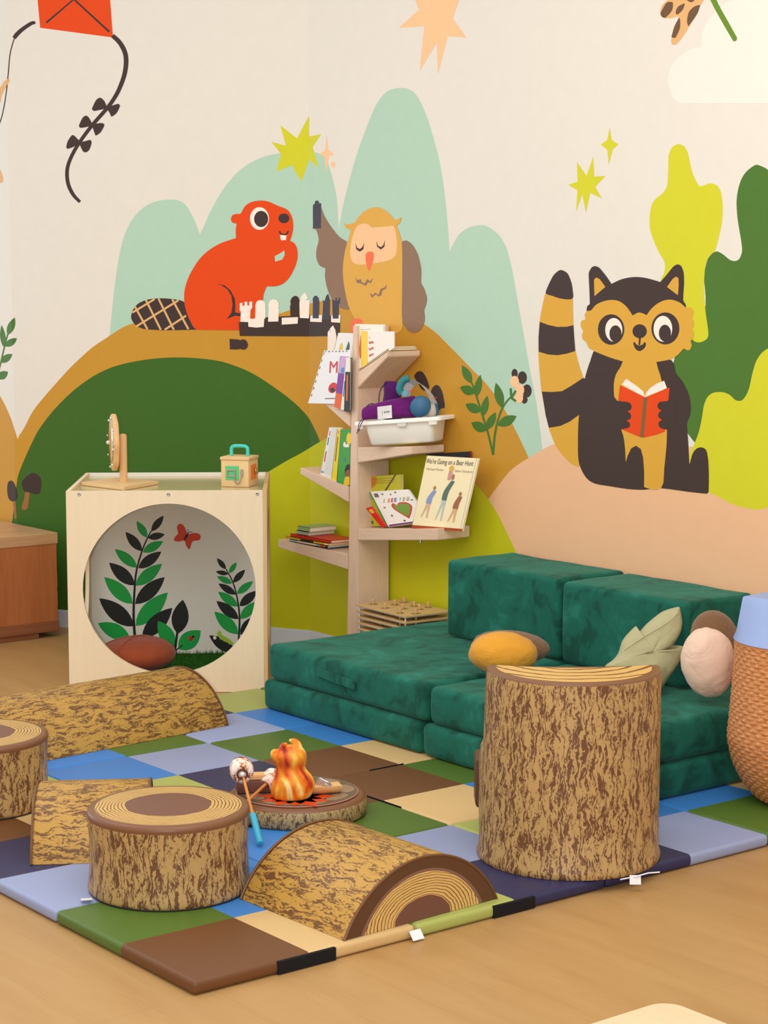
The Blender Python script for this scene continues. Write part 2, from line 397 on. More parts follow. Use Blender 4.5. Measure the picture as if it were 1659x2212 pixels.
# stars, butterfly, kite
P('skin', C10, [(115,0),(132,42),(44,122),(155,115),(135,310),(210,185),(215,325),(258,158),(340,165),(280,80),(308,0),(340,-90),(260,-60),(210,-170),(160,-60),(80,-90)], False)
P('yellow', C3, [(68,327),(150,350),(118,236),(212,308),(279,180),(279,298),(347,284),(299,357),(333,472),(279,428),(236,550),(182,457),(97,496),(122,395)], False)
P('skin', C3, [(378,290),(386,370),(418,396),(390,410),(376,500),(368,415),(338,394),(368,378)], False); E_('skin', C3, (414,455), 12, 17)
P('yellow', C9, [(165,552),(235,527),(230,380),(302,485),(351,340),(359,490),(443,485),(367,566),(417,656),(330,610),(297,760),(270,622),(225,750),(233,590)], False)
P('yellow', C9, [(475,122),(490,215),(540,250),(497,285),(468,402),(457,290),(408,250),(457,215)], False)
P('tan', C10, [(1187,55),(1195,25),(1215,5),(1240,-20),(1330,-60),(1400,-40),(1360,30),(1315,115),(1280,170),(1255,195),(1238,192),(1237,165),(1255,110),(1268,72),(1230,80),(1200,75)])
for q in ([(1190,55),(1215,12),(1243,10),(1240,45),(1210,78),(1192,70)], [(1255,55),(1265,30),(1295,15),(1285,45),(1262,65)], [(1305,95),(1312,55),(1335,30),(1362,22),(1350,60),(1312,115)], [(1237,162),(1250,115),(1272,78),(1275,120),(1255,165)], [(1305,0),(1345,-8),(1325,10)]): P('spot', C10, q)
SL('olive', C10, [(1395,-60),(1430,20),(1480,110),(1513,168)], [26,24,24,22]); E_('olive', C10, (1513,168), 11, 13)
P('orange', C0, [(400,0),(427,295),(1200,398),(1170,0),(1150,-250),(380,-200)], False)
SL('char', C0, [(492,242),(785,-8),(1162,338)], 22, False)
SL('char', C0, [(372,240),(330,250),(240,310),(180,365),(150,405)], [30,38,42,46,40]); E_('char', C0, (364,243), 14, 15)
SL('char', C0, [(158,390),(110,560),(90,760),(70,960),(40,1150),(0,1300),(-80,1450)], 11)
SL('char', C0, [(1195,378),(1270,450),(1325,550),(1340,660),(1320,800),(1260,960),(1190,1080),(1120,1170),(980,1330),(860,1490),(780,1620),(725,1750),(712,1860),(730,1970),(780,2070),(850,2145)], [46,50,50,46,42,40,38,38,40,40,32])
for q in ([(1140,1145),(1110,1075),(1065,1038),(1020,1065),(977,1155),(1000,1178),(1050,1170),(1130,1152)], [(1140,1150),(1180,1125),(1255,1103),(1275,1125),(1240,1200),(1185,1240),(1165,1200)], [(985,1330),(945,1250),(912,1228),(875,1255),(840,1330),(850,1355),(890,1355)], [(985,1330),(1040,1310),(1090,1308),(1110,1330),(1070,1405),(1018,1440),(1000,1400)], [(850,1510),(800,1450),(765,1436),(720,1500),(705,1560),(718,1580),(780,1560)], [(840,1515),(900,1500),(960,1487),(973,1520),(950,1590),(915,1617),(880,1605)]): P('char', C0, q)
P('tan', C0, [(0,930),(50,860),(95,835),(103,860),(60,930),(20,1010),(0,1090),(-60,1140),(-60,980)]); P('tan', C0, [(0,1800),(30,1880),(28,1930),(10,1945),(-20,1900),(-40,1800)])
# left sprig and mushrooms
SL('sprig', C1, [(-10,450),(20,320),(45,220),(60,180)], 9)
for b, t, w_ in (((48,212),(92,103),44), ((26,290),(10,150),34), ((33,282),(105,232),42), ((3,382),(77,330),44), ((-15,482),(50,440),50)): LF('sprig', C1, b, t, w_)
P('stem', C1, [(80,1240),(97,1245),(105,1350),(92,1355)], False); P('char', C1, [(45,1170),(50,1130),(68,1115),(88,1130),(105,1175),(110,1220),(95,1240),(75,1245),(60,1235),(50,1215)])
P('stem', C1, [(160,1180),(187,1180),(180,1240),(170,1290),(145,1298),(135,1280),(150,1230)]); P('char', C1, [(135,1135),(150,1105),(180,1080),(205,1068),(240,1085),(257,1120),(252,1180),(235,1200),(205,1197),(185,1190),(150,1180)])
# plant and mushroom caps on the right wall
for s_, w_ in (([(905,1135),(850,900),(800,740),(740,550),(690,400),(650,330)], [22,22,22,20,18,12]), ([(905,1135),(920,950),(950,790),(995,660),(1050,570),(1105,515)], [24,24,22,20,18,18])): SL('sprig', C8, s_, w_)
for b, t, w_ in (((678,380),(578,190),88), ((712,485),(556,420),100), ((725,530),(772,290),78), ((770,680),(615,600),100), ((795,730),(845,510),78), ((835,880),(675,795),105), ((838,870),(932,685),85), ((1000,640),(935,375),95), ((955,825),(1152,725),105)): LF('sprig', C8, b, t, w_)
for c, a, b in (((1132,278),32,50), ((1213,320),48,66), ((1263,460),48,68), ((1235,552),33,42)): E_('char', C8, c, a, b)
for c, a, b in (((1132,362),46,60), ((1188,452),46,60), ((1178,538),44,53)): E_('skin', C8, c, a, b)
for s_ in ([(1098,535),(1090,432)], [(1098,535),(1145,457)], [(1098,535),(1148,570)]): SL('sprig', C8, s_, 24, False)
P('char', C8, [(75,310),(100,265),(135,252),(170,270),(205,330),(232,410),(225,440),(200,462),(150,440)]); SL('spot', C8, [(280,640),(285,880)], 42, False); P('char', C8, [(245,500),(265,430),(305,398),(345,420),(375,490),(395,600),(390,640),(360,642),(330,665),(280,640),(240,560)])
# raccoon-like reader
P('ochre', C4, [(335,128),(375,150),(400,210),(408,300),(412,480),(425,640),(450,740),(482,835),(500,900),(480,1080),(460,1200),(450,1388),(400,1370),(340,1310),(295,1245),(255,1140),(225,1000),(205,880),(190,700),(190,560),(200,430),(235,270),(280,170),(310,138)])
P('char', C4, [(235,272),(280,295),(340,313),(405,312),(408,260),(400,210),(375,150),(335,128),(310,138),(280,170)])
P('char', C4, [(197,460),(250,480),(310,493),(370,492),(413,482),(418,560),(425,648),(370,665),(310,675),(250,670),(190,652),(189,560)], False)
P('char', C4, [(211,908),(280,910),(340,905),(400,870),(475,820),(540,850),(520,1040),(445,1060),(390,1100),(330,1128),(256,1140),(235,1060)], False)
P('char', C4, [(560,640),(745,718),(930,720),(1040,705),(1070,790),(1110,840),(1150,920),(1165,1000),(1160,1060),(1140,1110),(1148,1220),(1156,1368),(1160,1368),(1175,1310),(1200,1275),(1235,1265),(1265,1285),(1277,1350),(1281,1450),(1279,1550),(1265,1562),(1150,1550),(975,1527),(862,1537),(760,1532),(650,1515),(560,1500),(510,1475),(475,1430),(450,1370),(442,1300),(443,1150),(450,1050),(465,950),(480,850),(495,790),(520,715)], k=3)
P('ochre', C4, [(745,700),(715,750),(685,800),(672,860),(675,940),(695,970),(720,1150),(735,1200),(745,1280),(750,1370),(770,1450),(868,1520),(975,1527),(995,1400),(1010,1250),(1012,1150),(1005,950),(985,870),(972,810),(955,760),(930,700)], k=3)
P('char', C4, [(750,1357),(760,1320),(785,1270),(815,1255),(845,1275),(860,1330),(867,1420),(866,1537),(760,1532),(700,1480),(720,1400)], False)
P('char', C4, [(498,392),(502,360),(518,345),(515,250),(511,150),(530,112),(552,103),(580,115),(625,170),(656,216),(660,216),(720,188),(800,173),(880,180),(968,205),(972,203),(1010,160),(1050,110),(1080,92),(1105,105),(1120,150),(1122,220),(1116,320),(1135,360),(1100,450),(800,500),(520,450)], k=3)
P('ochre', C4, [(545,190),(560,176),(582,187),(618,237),(548,296)], False); P('ochre', C4, [(1013,237),(1050,185),(1072,170),(1087,182),(1088,230),(1083,290)], False)
P('ochre', C4, [(525,388),(560,350),(610,328),(660,320),(710,330),(755,365),(792,419),(795,419),(835,400),(881,417),(884,416),(910,380),(950,345),(1000,322),(1050,320),(1100,340),(1135,370),(1165,368),(1180,390),(1178,420),(1170,435),(1185,460),(1182,490),(1172,505),(1185,530),(1178,570),(1165,585),(1172,610),(1160,640),(1140,642),(1120,632),(1090,665),(1040,700),(930,720),(840,728),(745,717),(650,690),(555,652),(510,625),(495,590),(475,575),(467,550),(475,520),(460,490),(462,460),(475,448),(490,445),(485,415),(500,392)], k=3)
for c, w1, w2, pc in (((655,510),(85,98),(55,76),(683,537)), ((1003,503),(90,103),(60,83),(1000,533))):
    E_('char', C4, c, *w1); E_('white', C4, (c[0]+(17 if c[0] < 800 else -16), c[1]+2), *w2); E_('char', C4, pc, 39, 54)
E_('char', C4, (838,521), 46, 45); SL('char', C4, [(840,555),(836,610)], 12, False)
P('char', C4, [(797,600),(805,588),(816,604),(835,613),(858,605),(868,590),(879,600),(870,628),(840,648),(812,635)])
P('orange', C4, [(712,866),(875,945),(1030,882),(1022,960),(1000,1165),(945,1185),(870,1203),(840,1200),(780,1175),(715,1148),(700,960)], False)
P('white', C4, [(723,862),(752,826),(820,872),(860,905),(872,943),(800,905)], False); P('white', C4, [(873,943),(880,915),(905,885),(950,855),(995,838),(1013,886),(940,915)], False)
P('brown', C4, [(863,945),(888,945),(865,1203),(840,1200)], False)
P('char', C4, [(640,965),(740,972),(770,978),(787,1000),(780,1025),(762,1032),(782,1055),(780,1080),(755,1095),(775,1110),(772,1135),(745,1145),(640,1140)]); P('char', C4, [(1060,960),(1000,970),(965,975),(952,1000),(962,1020),(978,1028),(960,1045),(958,1070),(980,1090),(960,1105),(965,1135),(1000,1150),(1080,1150)])
# beaver-like player, chess board, owl
P('char', C2, [(162,790),(175,750),(210,710),(270,685),(350,677),(430,682),(505,700),(530,760),(560,850),(590,880),(450,884),(350,884),(240,875),(190,850),(165,815)])
for a, b in (((185,728),(268,878)), ((258,688),(355,882)), ((340,679),(440,882)), ((430,684),(535,878)), ((170,770),(315,682)), ((192,862),(470,690)), ((380,882),(520,790))): SL('tan', C2, [a, b], 13, False)
P('orange', C2, [(812,165),(820,138),(845,127),(875,125),(905,75),(950,48),(1010,40),(1060,48),(1120,75),(1180,100),(1210,150),(1218,210),(1210,260),(1197,301),(1199,304),(1225,318),(1243,355),(1246,410),(1230,470),(1200,530),(1160,575),(1110,597),(1047,599),(1043,603),(1025,650),(1018,700),(980,760),(960,890),(860,885),(590,880),(545,820),(515,740),(507,670),(515,600),(545,520),(600,430),(660,370),(740,320),(843,285),(845,281),(843,230),(848,192),(825,185)], k=4)
P('teal', C2, [(1097,402),(1130,385),(1160,365),(1162,395),(1145,425),(1100,438)], False)
E_('white', C2, (998,157), 62, 74); E_('char', C2, (1009,160), 46, 53); E_('char', C2, (1157,156), 36, 32)
SL('char', C2, [(1126,240),(1140,258),(1158,263),(1175,256),(1187,238)], 11); P('white', C2, [(1132,264),(1175,267),(1170,300),(1155,295),(1150,302),(1136,295)], False)
P('char', C2, [(722,583),(770,592),(810,625),(838,680),(842,730),(838,768),(875,775),(900,790),(880,795),(840,790),(785,812),(815,770),(823,720),(815,660),(790,620),(755,595)], False)
P('bark', C3, [(300,810),(345,690),(365,740),(405,805),(450,860),(500,900),(520,1150),(510,1259),(460,1258),(410,1215),(380,1140),(370,1080),(372,1036),(370,1034),(340,1020),(322,980),(322,930),(335,875),(320,820)], k=3)
P('bark', C3, [(795,905),(805,885),(828,881),(860,905),(890,960),(908,1040),(908,1115),(925,1150),(940,1200),(935,1240),(925,1270),(928,1330),(905,1380),(870,1397),(835,1385),(805,1340),(785,1280)])
P('owl', C3, [(472,781),(485,790),(534,781),(560,745),(600,710),(645,694),(690,700),(735,735),(764,765),(795,750),(790,780),(772,797),(790,850),(800,890),(803,1000),(800,1300),(798,1385),(700,1420),(620,1400),(545,1330),(500,1240),(475,1120),(470,1040),(478,960),(495,890),(514,824),(490,810)], k=3)
P('skin', C3, [(631,810),(634,810),(610,790),(580,786),(550,800),(530,840),(515,900),(512,960),(525,1000),(560,1015),(620,1010),(690,1000),(740,985),(765,960),(773,910),(765,830),(745,785),(700,765),(660,778),(640,800)][::1], k=3)
P('char', C3, [(540,893),(550,920),(565,928),(578,918),(590,893),(585,930),(565,943),(545,930)], False); P('char', C3, [(656,880),(668,910),(685,917),(697,905),(707,875),(703,915),(683,931),(662,915)], False)
P('coral', C3, [(600,955),(620,942),(642,950),(643,985),(625,1040),(616,1053),(605,1025),(597,985)])
P('bark', C3, [(540,1083),(552,1103),(568,1095),(578,1115),(592,1120),(607,1095),(622,1108),(641,1090),(628,1118),(612,1115),(598,1135),(570,1120),(548,1117)], False)
P('bark', C3, [(620,1172),(636,1186),(653,1170),(668,1186),(683,1150),(705,1142),(718,1122),(712,1150),(692,1160),(685,1188),(668,1194),(655,1182),(632,1202)], False)
P('slate', C3, [(303,812),(302,700),(303,680),(312,675),(315,660),(325,655),(335,662),(337,672),(348,672),(348,812)], False); P('coral', C3, [(510,1350),(530,1322),(560,1316),(582,1335),(575,1360),(550,1372),(520,1395)])
P('char', C2, [(863,835),(925,815),(1050,800),(1320,785),(1525,790),(1522,922),(1310,925),(870,922)], False)
P('white', C5, [(212,305),(242,297),(245,335),(268,333),(268,288),(300,285),(303,330),(325,330),(325,287),(360,283),(362,355),(340,385),(335,500),(320,530),(220,525),(225,400),(212,395)], False)
P('white', C5, [(400,375),(398,330),(410,290),(440,268),(480,268),(512,295),(520,335),(515,365),(520,380),(518,485),(505,490),(498,587),(410,595),(315,585),(312,490),(395,488)], False)
P('white', C5, [(550,525),(558,375),(553,320),(575,270),(610,256),(650,265),(675,300),(678,345),(670,365),(680,380),(672,522)], False); P('white', C5, [(714,478),(908,470),(903,548),(714,560)], False)
P('char', C5, [(818,470),(812,340),(822,315),(815,280),(835,235),(870,215),(905,225),(925,265),(922,470)], False)
P('white', C5, [(930,480),(925,300),(945,225),(985,175),(1015,215),(1025,245),(1000,268),(1050,265),(1040,485)], False)
P('white', C5, [(1058,450),(1198,445),(1193,530),(1055,525)], False); P('white', C5, [(1305,450),(1418,445),(1412,538),(1305,530)], False)
P('slate', C5, [(1085,485),(1088,300),(1085,250),(1105,217),(1130,215),(1155,240),(1162,290),(1158,485)], False); P('slate', C5, [(1200,500),(1210,300),(1205,262),(1225,285),(1245,220),(1268,190),(1290,260),(1285,500)], False)
P('slate', C5, [(1325,488),(1318,265),(1335,262),(1345,280),(1358,265),(1358,238),(1372,238),(1378,278),(1392,270),(1398,238),(1415,240),(1412,300),(1395,320),(1395,488)], False)
P('char', C5, [(90,730),(205,738),(215,748),(240,735),(275,738),(300,765),(310,800),(300,835),(275,857),(235,857),(215,845),(205,855),(95,855)], False)
P('white', C5, [(1262,870),(1265,650),(1285,620),(1295,660),(1290,610),(1327,568),(1355,620),(1368,690),(1370,900)], False)

def wall(name, O, D, s0, s1):
    """painted wall through O along D (unit, horizontal); mural outlines clipped to it"""
    nrm = V((D.y, -D.x, 0));
    if nrm.dot(CAM-O) < 0: nrm = -nrm
    bm = bm_new(); mi = {}
    a, b = O+D*s0, O+D*s1
    for p in (a, b): pass
    q = [V((a.x, a.y, 0)), V((b.x, b.y, 0)), V((b.x, b.y, TOP)), V((a.x, a.y, TOP))]
    quadbox(bm, q, -nrm*0.12)
    for k, (c, pts) in enumerate(SH):
        W2 = []
        for x, y in pts:
            p = onp(x, y, O, nrm); W2.append(((p-O).dot(D), p.z))
        for f in (lambda p: p[0]-s0, lambda p: s1-p[0], lambda p: p[1]-0.0, lambda p: TOP-p[1]):
            if W2: W2 = clip(W2, f)
        if len(W2) < 3: continue
        r = []
        for p in W2:
            if not r or abs(p[0]-r[-1][0])+abs(p[1]-r[-1][1]) > 1e-5: r.append(p)
        if len(r) < 3: continue
        off = nrm*(0.0003+0.000015*k)
        m = bm.faces
        fillpoly(bm, [O+D*s+V((0, 0, z))+off for s, z in r], WC[c][0], nrm)
    return obj(name, bm, [WC[k][1] for k in WC], smooth=0, kind='structure')
wall('wall_right', CR, V((0, -1, 0)), 0.0, 6.5)
LM = (CLn-CR).length
wall('wall_back', CR, DM, 0.0, LM)
wall('wall_left', CLn, DL, 0.0, 3.5)
M_BB = flat('baseboard_white', (208, 214, 224), 0.45, 0.35, 0.02)
def baseboard(name, a, b):
    d = (b-a).normalized(); nn = V((d.y, -d.x, 0))
    if nn.dot(CAM-a) < 0: nn = -nn
    bm = bm_new(); quadbox(bm, [a+nn*0.009, b+nn*0.009, b+nn*0.009+V((0, 0, 0.085)), a+nn*0.009+V((0, 0, 0.085))], -nn*0.0085)
    quadbox(bm, [a+nn*0.006+V((0,0,.085)), b+nn*0.006+V((0,0,.085)), b+nn*0.006+V((0, 0, 0.092)), a+nn*0.006+V((0, 0, 0.092))], -nn*0.0055)
    obj(name, bm, M_BB, smooth=0, kind='structure')
baseboard('baseboard_right', CR, CR+V((0, -6.5, 0))); baseboard('baseboard_back', CR, CLn); baseboard('baseboard_left', CLn, CLn+DL*3.5)
# ------------------------------------------------------------ patchwork mats
TS = 0.368; MT = 0.04
TC = {'b': (106, 66, 34), 't': (208, 174, 120), 'g': (166, 172, 92), 'n': (46, 46, 82), 'l': (148, 158, 194), 'v': (80, 108, 38), 'u': (58, 124, 196)}
TM = {k: flat('mat_vinyl_'+k, c, 0.45, 0.35, 0.03, 60) for k, c in TC.items()}; TK = list(TC)
GRID = {(0,0):'b',(1,0):'t',(2,0):'g',(3,0):'n',(4,0):'n',(5,0):'l',(6,0):'v',(7,0):'b',(0,1):'v',(1,1):'u',(2,1):'u',(3,1):'l',(4,1):'g',(5,1):'u',(6,1):'u',(7,1):'t',
 (0,2):'l',(1,2):'u',(2,2):'u',(3,2):'v',(4,2):'t',(5,2):'u',(6,2):'l',(7,2):'v',(0,3):'n',(1,3):'v',(2,3):'n',(3,3):'b',(4,3):'b',(5,3):'v',(6,3):'g',(7,3):'n',
 (0,4):'b',(1,4):'t',(2,4):'g',(3,4):'n',(4,4):'b',(5,4):'t',(6,4):'l',(7,4):'u',(0,5):'n',(1,5):'g',(2,5):'u',(3,5):'l',(4,5):'v',(5,5):'u',(6,5):'b',(7,5):'t',
 (0,6):'v',(1,6):'l',(2,6):'u',(3,6):'v',(4,6):'l',(5,6):'u',(6,6):'n',(7,6):'g',(0,7):'t',(1,7):'b',(2,7):'l',(3,7):'u',(4,7):'n',(5,7):'g',(6,7):'v',(7,7):'b'}
M_BLK = flat('black_hook_strip', (26, 24, 26), 0.8, 0.2, 0.2, 200); M_TAG = flat('white_satin_label', (232, 230, 232), 0.5, 0.3, 0.02)
M_TAGB = flat('label_blue', (60, 140, 180), 0.5); M_TAGO = flat('label_orange', (240, 190, 120), 0.5)
def tag_part(parent, p, u, v, su=0.035, sv=0.045):
    """small folded cloth label with a round printed mark"""
    bm = bm_new(); u = V(u).normalized(); v = V(v).normalized(); nn = u.cross(v); p = V(p)
    q = [p-u*su/2, p+u*su/2, p+u*su/2+v*sv, p-u*su/2+v*sv]; quadbox(bm, q, -nn*0.0012)
    c = p+v*sv*0.55
    for r0, r1, m in ((su*0.33, su*0.29, 1), (su*0.14, 0, 2)):
        for k in range(16):
            a0, a1 = 2*pi*k/16, 2*pi*(k+0.8)/16
            pts = [c+(u*cos(a)+v*sin(a))*r+nn*0.0004 for a, r in ((a0, r0), (a1, r0), (a1, r1), (a0, r1))]
            if r1 == 0: pts = pts[:3]
            f = bm.faces.new([bm.verts.new(x) for x in pts]); f.material_index = m
    return obj('tag', bm, [M_TAG, M_TAGB, M_TAGO], parent, smooth=0)
def play_mat(i0, j0, label):
    t = thing('play_mat', label, 'mat', (i0*TS, j0*TS, 0), 'patchwork play mats laid edge to edge')
    for a in (0, 2):
        for b in (0, 2):
            bm = bm_new(); g = 0.0015; x0, y0 = (i0+a)*TS+g, (j0+b)*TS+g; x1, y1 = (i0+a+2)*TS-g, (j0+b+2)*TS-g
            box(bm, (x0, y0, 0.001), (x1, y1, MT))
            for co, no in (((((x0+x1)/2), 0, 0), (1, 0, 0)), ((0, (y0+y1)/2, 0), (0, 1, 0))):
                bmesh.ops.bisect_plane(bm, geom=list(bm.verts)+list(bm.edges)+list(bm.faces), plane_co=co, plane_no=no)
            for f in bm.faces:
                c = f.calc_center_median(); ti = min(max(int(c.x/TS+1e-6), i0+a), i0+a+1); tj = min(max(int(c.y/TS+1e-6), j0+b), j0+b+1)
                f.material_index = TK.index(GRID[(ti, tj)])
            es = [e for e in bm.edges if len(e.link_faces) == 2 and e.calc_face_angle() > 0.6]
            bmesh.ops.bevel(bm, geom=es, offset=0.013, segments=4, affect='EDGES', profile=0.5, material=-1)
            obj('panel', bm, [TM[k] for k in TK], t, smooth=50)
    return t
m00 = play_mat(0, 0, 'patchwork mat in front with brown corner tile under the round stump and front half log')
m10 = play_mat(4, 0, 'patchwork mat under the tall log seat and the wicker basket')
m01 = play_mat(0, 4, 'patchwork mat on the left under the long half log')
m11 = play_mat(4, 4, 'patchwork mat under the left end of the green couch')
def strip_part(t, a, b, hide=0):
    bm = bm_new(); box(bm, a, b, 0.001); return obj('hook_strip', bm, M_BLK, t, smooth=0)
strip_part(m00, (TS*1-0.105, -0.004, 0.002), (TS*1+0.085, 0.012, 0.037)); strip_part(m00, (TS*3-0.085, -0.004, 0.002), (TS*3+0.075, 0.012, 0.037))
strip_part(m10, (4*TS-0.002, TS*2.72, 0.034), (4*TS+0.003, TS*3.45, 0.0408)); strip_part(m11, (TS*4.62, 4*TS-0.002, 0.034), (TS*5.05, 4*TS+0.003, 0.0408))
tag_part(m00, (2*TS-0.01, -0.002, 0.028), (1, 0, 0), (0, -0.5, -0.6), 0.04, 0.03)

# ------------------------------------------------------------ green foam couch
MV = velvet()
def cushion(name, label, lo, hi, seed, bev=0.028, amp=0.006, extra=None, sag=0.0):
    bm = bm_new(); box(bm, lo, hi, bev, 4)
    lo = V(lo); hi = V(hi)
    for ax in range(3):
        d = hi[ax]-lo[ax]; k = max(2, int(d/0.07))
        for i in range(1, k):
            co = lo.copy(); co[ax] = lo[ax]+d*i/k; no = V((0, 0, 0)); no[ax] = 1
            bmesh.ops.bisect_plane(bm, geom=list(bm.verts)+list(bm.edges)+list(bm.faces), plane_co=co, plane_no=no)
    bm.normal_update(); c = (lo+hi)/2
    for v in bm.verts:
        p = v.co*6+V((seed*3.1, seed*1.7, 0)); k = mnoise.noise(p)*amp
        if v.co.z < lo.z+0.03: k = -abs(k)*0.4
        nrm = v.normal
        v.co += nrm*k*0.9
        # rounded, slightly slumped faces
        if sag and v.co.z > hi.z-0.05:
            ex = max(0.0, 1-abs((v.co.x-c.x)/((hi.x-lo.x)/2))**2)*max(0.0, 1-abs((v.co.y-c.y)/((hi.y-lo.y)/2))**2)
            v.co.z += sag*ex
        for ax in range(3):
            if v.co[ax] < lo[ax]-0.002 and ax == 2: v.co[ax] = lo[ax]-0.002
    o = obj(name, bm, MV, smooth=60, label=label, cat='couch cushion', group='green velvet foam couch blocks')
    return o
cushion('couch_cushion', 'lower left green velvet base cushion lying on the patchwork mat', (1.985, 1.535, 0.0405), (3.02, 2.585, 0.166), 1)
cushion('couch_cushion', 'lower right green velvet base cushion behind the tall log seat', (1.985, 0.505, 0.0405), (3.02, 1.525, 0.166), 2)
cl_ = cushion('couch_cushion', 'upper left green velvet seat cushion with a handle on its front', (1.992, 1.505, 0.170), (3.03, 2.555, 0.318), 3, sag=0.006)
cushion('couch_cushion', 'upper right green velvet seat cushion with two pillows resting on its right half', (1.992, 0.505, 0.170), (3.03, 1.492, 0.315), 4, sag=0.004)
cushion('couch_block', 'left green velvet back block standing by the white tree shelf', (2.665, 1.505, 0.328), (3.04, 2.20, 0.655), 5, 0.022, 0.006)
cushion('couch_block', 'right green velvet back block behind the sage leaf pillow', (2.665, 0.82, 0.324), (3.04, 1.488, 0.648), 6, 0.022, 0.006)
bm = bm_new(); a = onx(685, 1452, 1.984); b = onx(768, 1482, 1.984)
quadbox(bm, [V((1.981, a.y, a.z+0.022)), V((1.976, (a.y+b.y)/2, (a.z+b.z)/2+0.02)), V((1.976, (a.y+b.y)/2, (a.z+b.z)/2-0.016)), V((1.981, a.y, a.z-0.016))], (0.006, 0, 0), bev=0.002)
quadbox(bm, [V((1.976, (a.y+b.y)/2, (a.z+b.z)/2+0.02)), V((1.978, b.y, b.z+0.022)), V((1.978, b.y, b.z-0.016)), V((1.976, (a.y+b.y)/2, (a.z+b.z)/2-0.016))], (0.006, 0, 0), bev=0.002)
obj('handle', bm, MV, cl_)

# ------------------------------------------------------------ pillows
def basis(yaw, pitch=0.0, roll=0.0):
    from mathutils import Euler
    return Euler((pitch, roll, yaw)).to_matrix()
VB = Matrix((RT, NV, V((0, 0, 1)))).transposed()      # x right, y away, z up, seen from the camera side
def puff(seed, amp=0.03, fr=1.6):
    return lambda d: 1+amp*mnoise.noise(d*fr+V((seed, seed*2, 0)))+amp*0.5*mnoise.noise(d*fr*3+V((seed, 0, 1)))
def crease(seed, amp, n=26, k=0.0):
    f0 = puff(seed, amp)
    return lambda d: f0(d)*(1-0.045*max(0, sin(n*math.atan2(d.x, d.y)+3*d.z+seed))*max(0, -d.z+0.25))
def Rz(a, ax='Y'): return Matrix.Rotation(a, 3, ax)
gp = onz(1090, 1430, 0.335)
c = onv(1087, 1410, V((2.38, 1.36, 0)))
c = V((2.40, 1.36, 0)); c = onv(1088, 1412, c)
t = thing('oval_pillow', 'mustard yellow oval pillow with a fuzzy brown end lying on the couch seat', 'pillow', (c.x, c.y, 0.322))
bm = bm_new(); ell(bm, c, (0.133, 0.10, 0.084), VB @ Rz(0.04), 40, 26, f=crease(1, 0.05)); obj('pillow_front', bm, cloth('cotton_mustard', (222, 156, 52)), t, smooth=80, label='mustard yellow cotton front')
c2 = onv(1110, 1396, c+NV*0.075)
bm = bm_new(); ell(bm, c2, (0.160, 0.075, 0.060), VB @ Rz(0.10), 40, 26, f=lambda d: (1+0.02*mnoise.noise(d*5))*(1-0.12*max(0, d.x)**2)); obj('fuzzy_end', bm, fuzzy('fleece_brown', (132, 96, 66)), t, smooth=80, label='brown fleece back end')
c = onv(1530, 1430, V((2.45, 0.66, 0)))
t = thing('oval_pillow', 'pale pink oval pillow with a fuzzy brown top leaning beside the wicker basket', 'pillow', (c.x, c.y, 0.32))
bm = bm_new(); ell(bm, c, (0.096, 0.078, 0.127), VB @ Rz(-0.16), 40, 26, f=crease(4, 0.05, 22)); obj('pillow_front', bm, cloth('cotton_pink', (232, 198, 176), 0.05), t, smooth=80, label='pale pink cotton front')
c2 = onv(1545, 1382, c+NV*0.06)
bm = bm_new(); ell(bm, c2, (0.086, 0.055, 0.128), VB @ Rz(-0.32), 40, 26, f=lambda d: (1+0.02*mnoise.noise(d*5))*(1-0.15*max(0, d.z)**2)); obj('fuzzy_top', bm, fuzzy('fleece_brown', (132, 96, 66)), t, smooth=80, label='brown fleece top')
# leaf pillow with pointed lobes
def lobed_pillow(px, P0, thick, lean, mat):
    P0 = V(P0); pts = [onv(x, y, P0) for x, y in smoothpts(px, 5)]
    C = sum(pts, V())/len(pts); bm = bm_new(); nr = 9; vs = {}
    fw = (NV*cos(lean)+V((0, 0, 1))*sin(lean))
    for side in (-1, 1):
        prev = None
        for k in range(nr+1):
            s = k/nr; row = []
            for i, p in enumerate(pts):
                q = C+(p-C)*s; d = (1-s**2.4)**0.6*thick*(0.75+0.25*min(1, 0.14/max((p-C).length, 0.01)))
                q = q + NV*side*d + NV*(q.z-C.z)*lean + NV*0.006*mnoise.noise(q*18)*(1-s)
                if k == nr and side == 1: row.append(vs[('rim', i)])
                else:
                    v = bm.verts.new(q); row.append(v)
                    if k == nr: vs[('rim', i)] = v
            if prev:
                n_ = len(row)
                for i in range(n_):
                    j = (i+1) % n_
                    try: bm.faces.new((prev[i], prev[j], row[j], row[i]) if side < 0 else (prev[i], row[i], row[j], prev[j]))
                    except ValueError: pass
            prev = row
    bmesh.ops.remove_doubles(bm, verts=bm.verts, dist=1e-5); bmesh.ops.recalc_face_normals(bm, faces=bm.faces)
    return bm, C
bm, C = lobed_pillow([(1472,1316),(1477,1345),(1472,1368),(1455,1392),(1438,1402),(1455,1404),(1479,1397),(1478,1408),(1462,1435),(1440,1462),(1420,1485),(1380,1492),(1335,1480),(1308,1450),(1306,1436),(1318,1428),(1334,1412),(1345,1385),(1362,1366),(1376,1355),(1381,1368),(1400,1350),(1430,1328),(1450,1320)], (2.42, 0.95, 0), 0.052, 0.35, None)
o = obj('leaf_pillow', bm, cloth('cotton_sage', (178, 172, 132), 0.07), smooth=80, label='sage green leaf shaped pillow with pointed lobes behind the tall log seat', cat='pillow')
bm = bm_new()
